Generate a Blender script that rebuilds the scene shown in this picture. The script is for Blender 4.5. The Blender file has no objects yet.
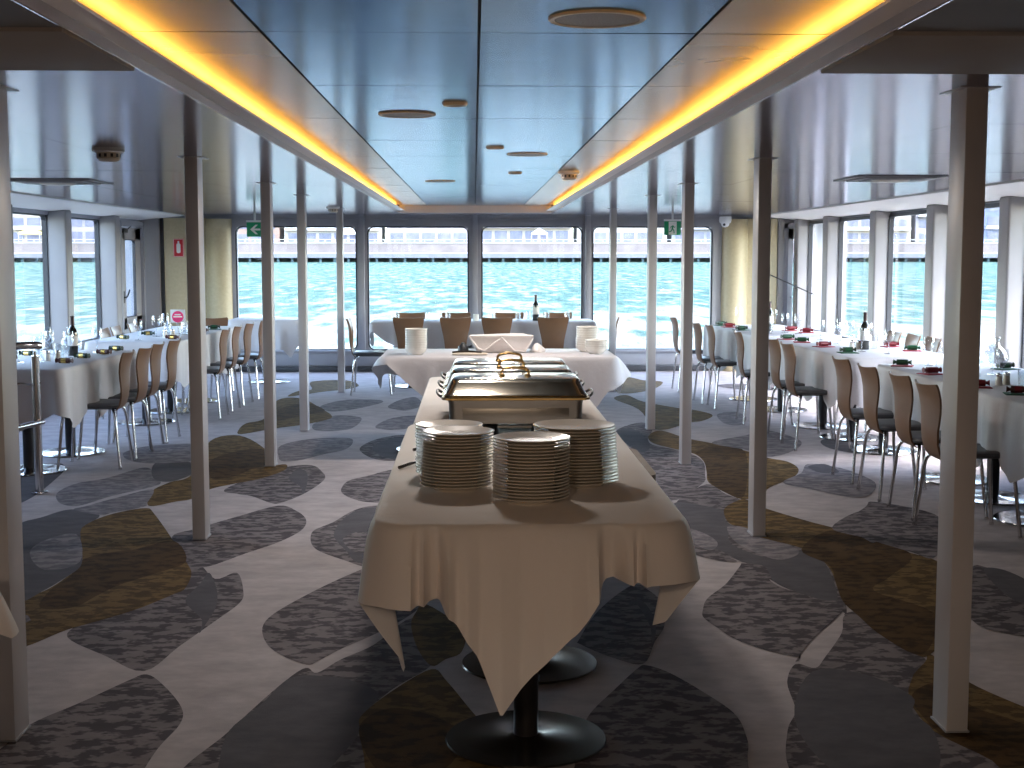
import bpy, bmesh, math, random
from mathutils import Vector, Matrix
PI = math.pi
SKY_S = 1.2
SUN_E = 1.3
SUN_D = (0.64, -0.48, 0.78)
FILL_E = 14.0
MID_FILL_E = 9.0
EXPO = 1.4
SC = bpy.context.scene
COL = SC.collection
random.seed(7)
ORD = ['zeroth', 'first', 'second', 'third', 'fourth', 'fifth', 'sixth', 'seventh', 'eighth', 'ninth', 'tenth',
       'eleventh', 'twelfth', 'thirteenth', 'fourteenth', 'fifteenth', 'sixteenth', 'seventeenth', 'eighteenth',
       'nineteenth', 'twentieth', 'twenty-first', 'twenty-second', 'twenty-third', 'twenty-fourth']

# ------------------------------------------------------------------ materials
def new_mat(name):
    m = bpy.data.materials.new(name); m.use_nodes = True
    nt = m.node_tree; nt.nodes.clear()
    out = nt.nodes.new('ShaderNodeOutputMaterial')
    return m, nt, out

def principled(name, col, rough=0.5, metal=0.0, noise=None, bump=None, spec=0.5, sheen=0.0, coat=0.0, tint=None):
    """noise = (scale, second colour, detail); bump = (scale, strength, distance)"""
    m, nt, out = new_mat(name)
    b = nt.nodes.new('ShaderNodeBsdfPrincipled')
    b.inputs['Base Color'].default_value = (*col, 1); b.inputs['Roughness'].default_value = rough
    b.inputs['Metallic'].default_value = metal; b.inputs['Specular IOR Level'].default_value = spec
    if tint: b.inputs['Specular Tint'].default_value = (*tint, 1)
    if sheen: b.inputs['Sheen Weight'].default_value = sheen
    if coat:
        b.inputs['Coat Weight'].default_value = coat; b.inputs['Coat Roughness'].default_value = 0.08
    tc = nt.nodes.new('ShaderNodeTexCoord')
    if noise:
        n = nt.nodes.new('ShaderNodeTexNoise'); n.inputs['Scale'].default_value = noise[0]
        n.inputs['Detail'].default_value = noise[2] if len(noise) > 2 else 4
        r = nt.nodes.new('ShaderNodeMapRange'); r.inputs[1].default_value = 0.35; r.inputs[2].default_value = 0.65
        mx = nt.nodes.new('ShaderNodeMix'); mx.data_type = 'RGBA'
        mx.inputs[6].default_value = (*col, 1); mx.inputs[7].default_value = (*noise[1], 1)
        nt.links.new(tc.outputs['Object'], n.inputs['Vector']); nt.links.new(n.outputs[0], r.inputs[0])
        nt.links.new(r.outputs[0], mx.inputs[0]); nt.links.new(mx.outputs[2], b.inputs['Base Color'])
    if bump:
        n2 = nt.nodes.new('ShaderNodeTexNoise'); n2.inputs['Scale'].default_value = bump[0]; n2.inputs['Detail'].default_value = 3
        bp = nt.nodes.new('ShaderNodeBump'); bp.inputs['Strength'].default_value = bump[1]; bp.inputs['Distance'].default_value = bump[2]
        mp = nt.nodes.new('ShaderNodeMapping')
        if len(bump) > 3: mp.inputs['Scale'].default_value = bump[3]
        nt.links.new(tc.outputs['Object'], mp.inputs[0]); nt.links.new(mp.outputs[0], n2.inputs['Vector'])
        nt.links.new(n2.outputs[0], bp.inputs['Height']); nt.links.new(bp.outputs[0], b.inputs['Normal'])
    nt.links.new(b.outputs[0], out.inputs[0])
    return m

def emission(name, col, s):
    m, nt, out = new_mat(name)
    e = nt.nodes.new('ShaderNodeEmission'); e.inputs[0].default_value = (*col, 1); e.inputs[1].default_value = s
    nt.links.new(e.outputs[0], out.inputs[0]); return m

def thin_glass(name, tint, gloss=0.08, rough=0.02):
    m, nt, out = new_mat(name)
    t = nt.nodes.new('ShaderNodeBsdfTransparent'); t.inputs[0].default_value = (*tint, 1)
    g = nt.nodes.new('ShaderNodeBsdfGlossy'); g.inputs[1].default_value = rough
    fr = nt.nodes.new('ShaderNodeLayerWeight'); fr.inputs[0].default_value = 0.25
    mr = nt.nodes.new('ShaderNodeMapRange'); mr.inputs[3].default_value = gloss * 0.4; mr.inputs[4].default_value = min(1, gloss * 5)
    mx = nt.nodes.new('ShaderNodeMixShader')
    nt.links.new(fr.outputs['Facing'], mr.inputs[0]); nt.links.new(mr.outputs[0], mx.inputs[0])
    nt.links.new(t.outputs[0], mx.inputs[1]); nt.links.new(g.outputs[0], mx.inputs[2]); nt.links.new(mx.outputs[0], out.inputs[0])
    return m

def cloth_mat(name, col):
    m, nt, out = new_mat(name)
    b = nt.nodes.new('ShaderNodeBsdfPrincipled'); b.inputs['Base Color'].default_value = (*col, 1)
    b.inputs['Roughness'].default_value = 0.62; b.inputs['Sheen Weight'].default_value = 0.15
    t = nt.nodes.new('ShaderNodeBsdfTranslucent'); t.inputs[0].default_value = (*col, 1)
    mx = nt.nodes.new('ShaderNodeMixShader'); mx.inputs[0].default_value = 0.06
    tc = nt.nodes.new('ShaderNodeTexCoord')
    n = nt.nodes.new('ShaderNodeTexNoise'); n.inputs['Scale'].default_value = 5.0; n.inputs['Detail'].default_value = 4
    n2 = nt.nodes.new('ShaderNodeTexNoise'); n2.inputs['Scale'].default_value = 300; n2.inputs['Detail'].default_value = 2
    a = nt.nodes.new('ShaderNodeMath'); a.operation = 'MULTIPLY_ADD'; a.inputs[1].default_value = 0.06
    bp = nt.nodes.new('ShaderNodeBump'); bp.inputs['Strength'].default_value = 0.35; bp.inputs['Distance'].default_value = 0.03
    for q in (n, n2): nt.links.new(tc.outputs['Object'], q.inputs['Vector'])
    nt.links.new(n2.outputs[0], a.inputs[0]); nt.links.new(n.outputs[0], a.inputs[2]); nt.links.new(a.outputs[0], bp.inputs['Height'])
    nt.links.new(bp.outputs[0], b.inputs['Normal'])
    nt.links.new(b.outputs[0], mx.inputs[1]); nt.links.new(t.outputs[0], mx.inputs[2]); nt.links.new(mx.outputs[0], out.inputs[0])
    return m

def carpet_mat(name, c1, c2, thr=0.5, soft=0.04, scale=14.0):
    """cut pile: camouflage-like flecks of c2 on c1, with a fine pile grain"""
    m, nt, out = new_mat(name)
    b = nt.nodes.new('ShaderNodeBsdfPrincipled'); b.inputs['Roughness'].default_value = 0.95; b.inputs['Specular IOR Level'].default_value = 0.1
    tc = nt.nodes.new('ShaderNodeTexCoord')
    mp = nt.nodes.new('ShaderNodeMapping'); mp.inputs['Scale'].default_value = (0.75, 1.15, 1)
    n = nt.nodes.new('ShaderNodeTexNoise'); n.inputs['Scale'].default_value = scale; n.inputs['Detail'].default_value = 3.5
    n.inputs['Roughness'].default_value = 0.62
    r = nt.nodes.new('ShaderNodeMapRange'); r.inputs[1].default_value = thr - soft; r.inputs[2].default_value = thr + soft
    mx = nt.nodes.new('ShaderNodeMix'); mx.data_type = 'RGBA'; mx.inputs[6].default_value = (*c1, 1); mx.inputs[7].default_value = (*c2, 1)
    n3 = nt.nodes.new('ShaderNodeTexNoise'); n3.inputs['Scale'].default_value = 6; n3.inputs['Detail'].default_value = 6
    r3 = nt.nodes.new('ShaderNodeMapRange'); r3.inputs[1].default_value = 0.3; r3.inputs[2].default_value = 0.7; r3.inputs[3].default_value = 0.86; r3.inputs[4].default_value = 1.12
    mm = nt.nodes.new('ShaderNodeVectorMath'); mm.operation = 'SCALE'
    pile = nt.nodes.new('ShaderNodeTexNoise'); pile.inputs['Scale'].default_value = 260; pile.inputs['Detail'].default_value = 2
    bp = nt.nodes.new('ShaderNodeBump'); bp.inputs['Strength'].default_value = 0.4; bp.inputs['Distance'].default_value = 0.004
    L = nt.links.new
    L(tc.outputs['Object'], mp.inputs[0]); L(mp.outputs[0], n.inputs['Vector']); L(tc.outputs['Object'], pile.inputs['Vector'])
    L(mp.outputs[0], n3.inputs['Vector']); L(n3.outputs[0], r3.inputs[0])
    L(n.outputs[0], r.inputs[0]); L(r.outputs[0], mx.inputs[0]); L(mx.outputs[2], mm.inputs[0]); L(r3.outputs[0], mm.inputs['Scale'])
    L(mm.outputs[0], b.inputs['Base Color'])
    L(pile.outputs[0], bp.inputs['Height']); L(bp.outputs[0], b.inputs['Normal']); L(b.outputs[0], out.inputs[0])
    return m

M = {}
M['post'] = principled('post_paint', (0.56, 0.535, 0.54), 0.34, 0.1, noise=(3, (0.52, 0.50, 0.505), 3))
M['wall_grey'] = principled('grey_paint', (0.30, 0.30, 0.335), 0.45, noise=(2, (0.27, 0.275, 0.31)))
M['frame_grey'] = principled('frame_paint', (0.335, 0.325, 0.34), 0.4, 0.1, noise=(4, (0.30, 0.295, 0.315)))
M['pillar'] = principled('pillar_paint', (0.28, 0.262, 0.262), 0.5, noise=(3, (0.26, 0.243, 0.245)))
M['cream'] = principled('cream_vinyl', (0.56, 0.47, 0.29), 0.5, noise=(30, (0.52, 0.43, 0.265)), bump=(120, 0.1, 0.003))
M['gasket'] = principled('black_gasket', (0.02, 0.02, 0.025), 0.5, noise=(20, (0.03, 0.03, 0.035)))
M['dark_wall'] = principled('dark_panelling', (0.10, 0.09, 0.085), 0.6, noise=(4, (0.12, 0.105, 0.095)))
M['skirt'] = principled('dark_skirting', (0.05, 0.05, 0.055), 0.5, noise=(8, (0.07, 0.065, 0.07)))
M['ceil_side'] = principled('gloss_ceiling_panel', (0.36, 0.34, 0.375), 0.17, 0.78, tint=(0.62, 0.62, 0.70), noise=(3, (0.38, 0.355, 0.39)), bump=(1.6, 0.12, 0.02, (1.0, 0.25, 1)))
M['ceil_mid'] = principled('steel_blue_ceiling_panel', (0.22, 0.28, 0.35), 0.17, 0.92, tint=(0.50, 0.66, 0.80), noise=(3, (0.20, 0.26, 0.33)), bump=(1.8, 0.12, 0.02, (0.3, 1.0, 1)))
M['ceil_warm'] = principled('satin_ceiling_panel', (0.25, 0.215, 0.18), 0.26, 0.2, spec=0.3, noise=(3, (0.23, 0.195, 0.165)), bump=(1.8, 0.1, 0.02, (0.3, 1.0, 1)))
M['seam'] = principled('seam_backing', (0.03, 0.03, 0.035), 0.7, noise=(9, (0.05, 0.05, 0.055)))
M['soffit'] = principled('matte_soffit', (0.30, 0.275, 0.26), 0.7, noise=(3, (0.28, 0.255, 0.24)))
M['soffit_dark'] = principled('dark_soffit', (0.13, 0.12, 0.115), 0.7, noise=(3, (0.11, 0.10, 0.10)))
M['coving'] = principled('white_coving', (0.84, 0.81, 0.77), 0.55, noise=(2, (0.82, 0.79, 0.75)))
M['fascia'] = principled('polished_fascia', (0.5, 0.5, 0.55), 0.08, 0.9, noise=(3, (0.46, 0.46, 0.52)))
M['shelf'] = principled('cove_shelf', (0.86, 0.77, 0.70), 0.4, noise=(3, (0.83, 0.74, 0.67)))
M['led'] = emission('warm_strip_light', (1.0, 0.47, 0.075), 11.0)
M['cloth'] = cloth_mat('white_table_linen', (0.63, 0.60, 0.62))
M['cloth_buffet'] = cloth_mat('ecru_buffet_linen', (0.80, 0.73, 0.68))
M['napkin_w'] = cloth_mat('white_napkin_linen', (0.82, 0.76, 0.73))
M['table_top'] = principled('table_board', (0.25, 0.17, 0.11), 0.5, noise=(12, (0.2, 0.13, 0.08)))
M['table_leg'] = principled('black_column', (0.018, 0.016, 0.018), 0.3, 0.2, noise=(10, (0.025, 0.022, 0.022)))
M['table_base'] = principled('polished_base', (0.55, 0.54, 0.54), 0.14, 1.0, noise=(5, (0.50, 0.49, 0.48)))
M['base_dark'] = principled('bronze_black_base', (0.07, 0.06, 0.05), 0.22, 0.8, noise=(5, (0.05, 0.042, 0.035)))
M['ply'] = principled('walnut_ply', (0.20, 0.105, 0.056), 0.4, noise=(5, (0.165, 0.084, 0.044), 6), bump=(30, 0.06, 0.002, (8, 8, 0.6)))
M['seat'] = principled('charcoal_vinyl', (0.055, 0.055, 0.062), 0.42, noise=(20, (0.07, 0.07, 0.078)), bump=(150, 0.1, 0.002))
M['chrome'] = principled('chrome', (0.72, 0.71, 0.70), 0.14, 1.0, noise=(6, (0.66, 0.65, 0.65)))
M['steel'] = principled('brushed_steel', (0.33, 0.305, 0.27), 0.28, 1.0, noise=(8, (0.30, 0.275, 0.245)), bump=(60, 0.05, 0.002, (1, 1, 14)))
M['lid'] = principled('polished_steel_lid', (0.50, 0.455, 0.38), 0.18, 1.0, noise=(5, (0.46, 0.415, 0.345)))
M['brass'] = principled('brass', (0.45, 0.31, 0.13), 0.24, 1.0, noise=(9, (0.55, 0.36, 0.13)))
M['china'] = principled('cream_china', (0.74, 0.68, 0.59), 0.25, noise=(6, (0.72, 0.655, 0.565)), coat=0.12)
M['china_w'] = principled('white_china', (0.76, 0.72, 0.66), 0.2, noise=(6, (0.74, 0.70, 0.64)), coat=0.3)
M['wglass'] = thin_glass('window_glass', (0.97, 0.985, 0.985), 0.05)
M['glass'] = thin_glass('drinking_glass', (0.93, 0.95, 0.97), 0.17)
M['bottle'] = principled('dark_bottle_glass', (0.012, 0.014, 0.012), 0.08, noise=(6, (0.018, 0.02, 0.016)), coat=0.5)
M['foil'] = principled('black_foil', (0.03, 0.02, 0.025), 0.3, 0.5, noise=(15, (0.05, 0.03, 0.035)))
M['label'] = principled('wine_label', (0.78, 0.74, 0.70), 0.6, noise=(40, (0.72, 0.68, 0.64)))
M['gold'] = principled('gold_foil', (0.80, 0.56, 0.18), 0.25, 0.9, noise=(40, (0.65, 0.42, 0.12)))
M['darkred'] = principled('dark_red_paper', (0.09, 0.03, 0.025), 0.45, noise=(30, (0.07, 0.02, 0.02)))
M['darkgreen'] = principled('dark_green_paper', (0.03, 0.05, 0.03), 0.45, noise=(30, (0.02, 0.04, 0.025)))
M['red'] = principled('red_paper', (0.20, 0.012, 0.02), 0.4, noise=(30, (0.16, 0.01, 0.016)))
M['green'] = principled('green_paper', (0.01, 0.075, 0.03), 0.4, noise=(30, (0.008, 0.055, 0.02)))
M['red_napkin'] = principled('red_napkin_paper', (0.38, 0.04, 0.055), 0.8, noise=(50, (0.34, 0.035, 0.05)))
M['green_napkin'] = principled('green_napkin_paper', (0.015, 0.07, 0.035), 0.8, noise=(50, (0.025, 0.11, 0.05)))
M['exit_green'] = principled('exit_green', (0.005, 0.30, 0.13), 0.35, noise=(30, (0.005, 0.28, 0.12)))
M['white'] = principled('white_plastic', (0.80, 0.80, 0.79), 0.4, noise=(12, (0.77, 0.77, 0.76)))
M['beige_pl'] = principled('beige_plastic', (0.62, 0.55, 0.45), 0.4, noise=(12, (0.6, 0.53, 0.43)))
M['sign_red'] = principled('sign_red', (0.62, 0.015, 0.03), 0.4, noise=(20, (0.58, 0.015, 0.03)))
M['sign_pink'] = principled('sign_pink', (0.80, 0.03, 0.16), 0.4, noise=(20, (0.76, 0.03, 0.15)))
M['black'] = principled('black_metal', (0.015, 0.015, 0.017), 0.4, noise=(20, (0.025, 0.025, 0.028)))
M['mesh_grey'] = principled('speaker_mesh', (0.30, 0.27, 0.24), 0.5, 0.3, noise=(200, (0.18, 0.16, 0.14)))
M['steel_dark'] = principled('dark_cutlery', (0.12, 0.10, 0.085), 0.25, 0.9, noise=(8, (0.09, 0.075, 0.065)))
CARPETS = [carpet_mat('carpet_greige', (0.42, 0.38, 0.385), (0.485, 0.44, 0.44), 0.5, 0.15),
           carpet_mat('carpet_grey_fleck', (0.205, 0.18, 0.185), (0.085, 0.075, 0.082), 0.5, 0.035),
           carpet_mat('carpet_pale_fleck', (0.255, 0.23, 0.24), (0.15, 0.14, 0.155), 0.5, 0.05),
           carpet_mat('carpet_slate', (0.10, 0.095, 0.105), (0.118, 0.11, 0.12), 0.5, 0.12),
           carpet_mat('carpet_brown', (0.165, 0.105, 0.042), (0.082, 0.051, 0.021), 0.5, 0.04),
           carpet_mat('carpet_dark_brown', (0.085, 0.048, 0.018), (0.042, 0.024, 0.010), 0.52, 0.05)]

# ------------------------------------------------------------------ mesh helpers
def link(o):
    COL.objects.link(o); return o

def build(name, bm, mat, parent=None, smooth=True, angle=40):
    me = bpy.data.meshes.new(name)
    bmesh.ops.recalc_face_normals(bm, faces=bm.faces)
    if smooth:
        lim = math.radians(angle)
        for f in bm.faces: f.smooth = True
        for e in bm.edges:
            if len(e.link_faces) == 2 and e.calc_face_angle(0) > lim: e.smooth = False
    bm.to_mesh(me); bm.free()
    mats = mat if isinstance(mat, (list, tuple)) else [mat]
    for q in mats: me.materials.append(q)
    o = bpy.data.objects.new(name, me); link(o)
    if parent is not None: o.parent = parent
    return o

def tag(o, label=None, cat=None, group=None, kind=None):
    if label: o['label'] = label
    if cat: o['category'] = cat
    if group: o['group'] = group
    if kind: o['kind'] = kind
    return o

def empty(name, loc=(0, 0, 0), rz=0.0):
    o = bpy.data.objects.new(name, None); link(o)
    o.location = loc; o.rotation_euler = (0, 0, rz); o.empty_display_size = 0.1
    return o

def dup(o, parent=None, loc=None, rz=None):
    c = o.copy(); COL.objects.link(c); c.parent = parent
    if loc is not None: c.location = loc
    if rz is not None: c.rotation_euler = (0, 0, rz)
    for ch in list(o.children): dup(ch, c)
    return c

def box(bm, x0, x1, y0, y1, z0, z1, bev=0.0, mi=0, seg=2, mat=None):
    r = bmesh.ops.create_cube(bm, size=1.0)
    vs = r['verts']
    for v in vs:
        v.co = Vector(((x0 + x1) / 2 + v.co.x * (x1 - x0), (y0 + y1) / 2 + v.co.y * (y1 - y0), (z0 + z1) / 2 + v.co.z * (z1 - z0)))
    fs = list({f for v in vs for f in v.link_faces})
    for f in fs: f.material_index = mi
    if bev:
        es = list({e for v in vs for e in v.link_edges})
        rr = bmesh.ops.bevel(bm, geom=es, offset=bev, segments=seg, affect='EDGES', profile=0.6)
        vs = list({v for f in rr['faces'] for v in f.verts} | {v for v in vs if v.is_valid})
        for f in rr['faces']: f.material_index = mi
    if mat is not None:
        for v in vs:
            if v.is_valid: v.co = mat @ v.co

def lathe(bm, prof, seg=32, c=(0, 0, 0), mi=0):
    """prof = list of (radius, z); closed to the axis where radius is 0"""
    rings = []
    for r, z in prof:
        if r < 1e-6: rings.append([bm.verts.new((c[0], c[1], c[2] + z))])
        else: rings.append([bm.verts.new((c[0] + r * math.cos(2 * PI * k / seg), c[1] + r * math.sin(2 * PI * k / seg), c[2] + z)) for k in range(seg)])
    for a, b in zip(rings, rings[1:]):
        for k in range(seg):
            k2 = (k + 1) % seg
            if len(a) == 1 and len(b) == 1: continue
            if len(a) == 1: f = bm.faces.new((a[0], b[k], b[k2]))
            elif len(b) == 1: f = bm.faces.new((a[k], b[0], a[k2]))
            else: f = bm.faces.new((a[k], b[k], b[k2], a[k2]))
            f.material_index = mi

def smooth_path(pts, n=6):
    P = [Vector(p) for p in pts]
    if len(P) < 3: return P
    out = []
    for i in range(len(P) - 1):
        p0 = P[max(i - 1, 0)]; p1 = P[i]; p2 = P[i + 1]; p3 = P[min(i + 2, len(P) - 1)]
        for k in range(n):
            t = k / n
            out.append(0.5 * ((2 * p1) + (p2 - p0) * t + (2 * p0 - 5 * p1 + 4 * p2 - p3) * t * t + (3 * p1 - p0 - 3 * p2 + p3) * t ** 3))
    out.append(P[-1]); return out

def tube(bm, pts, r, seg=10, mi=0, cap=True):
    P = [Vector(p) for p in pts]; rings = []
    up = Vector((0, 0, 1)); prev = None
    for i, p in enumerate(P):
        d = (P[min(i + 1, len(P) - 1)] - P[max(i - 1, 0)]).normalized()
        if prev is None:
            a = d.cross(up)
            if a.length < 1e-3: a = d.cross(Vector((1, 0, 0)))
            a.normalize()
        else:
            a = (prev - d * prev.dot(d)); a.normalize()
        prev = a; b = d.cross(a)
        rr = r[i] if isinstance(r, (list, tuple)) else r
        rings.append([bm.verts.new(p + (a * math.cos(2 * PI * k / seg) + b * math.sin(2 * PI * k / seg)) * rr) for k in range(seg)])
    for A, B in zip(rings, rings[1:]):
        for k in range(seg):
            f = bm.faces.new((A[k], A[(k + 1) % seg], B[(k + 1) % seg], B[k])); f.material_index = mi
    if cap:
        bm.faces.new(rings[0]).material_index = mi; bm.faces.new(rings[-1][::-1]).material_index = mi

def prism(bm, poly, z0, z1, mat=None, mi=0):
    """extrude a 2-D outline along z"""
    a = [bm.verts.new((x, y, z0)) for x, y in poly]; b = [bm.verts.new((x, y, z1)) for x, y in poly]
    if mat is not None:
        for v in a + b: v.co = mat @ v.co
    n = len(poly)
    fs = [bm.faces.new(a), bm.faces.new(b[::-1])]
    for k in range(n): fs.append(bm.faces.new((a[k], a[(k + 1) % n], b[(k + 1) % n], b[k])))
    for f in fs: f.material_index = mi

def rrect(w, d, r, n=5, cx=0, cy=0):
    out = []
    for sx, sy, a0 in ((1, -1, -PI / 2), (1, 1, 0), (-1, 1, PI / 2), (-1, -1, PI)):
        for k in range(n + 1):
            a = a0 + PI / 2 * k / n
            out.append((cx + sx * (w / 2 - r) + r * math.cos(a), cy + sy * (d / 2 - r) + r * math.sin(a)))
    return out

def loft(bm, loops, cap=True, mi=0):
    V = [[bm.verts.new(p) for p in lp] for lp in loops]
    n = len(V[0])
    for A, B in zip(V, V[1:]):
        for k in range(n): bm.faces.new((A[k], A[(k + 1) % n], B[(k + 1) % n], B[k])).material_index = mi
    if cap:
        bm.faces.new(V[0][::-1]).material_index = mi; bm.faces.new(V[-1]).material_index = mi

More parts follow.
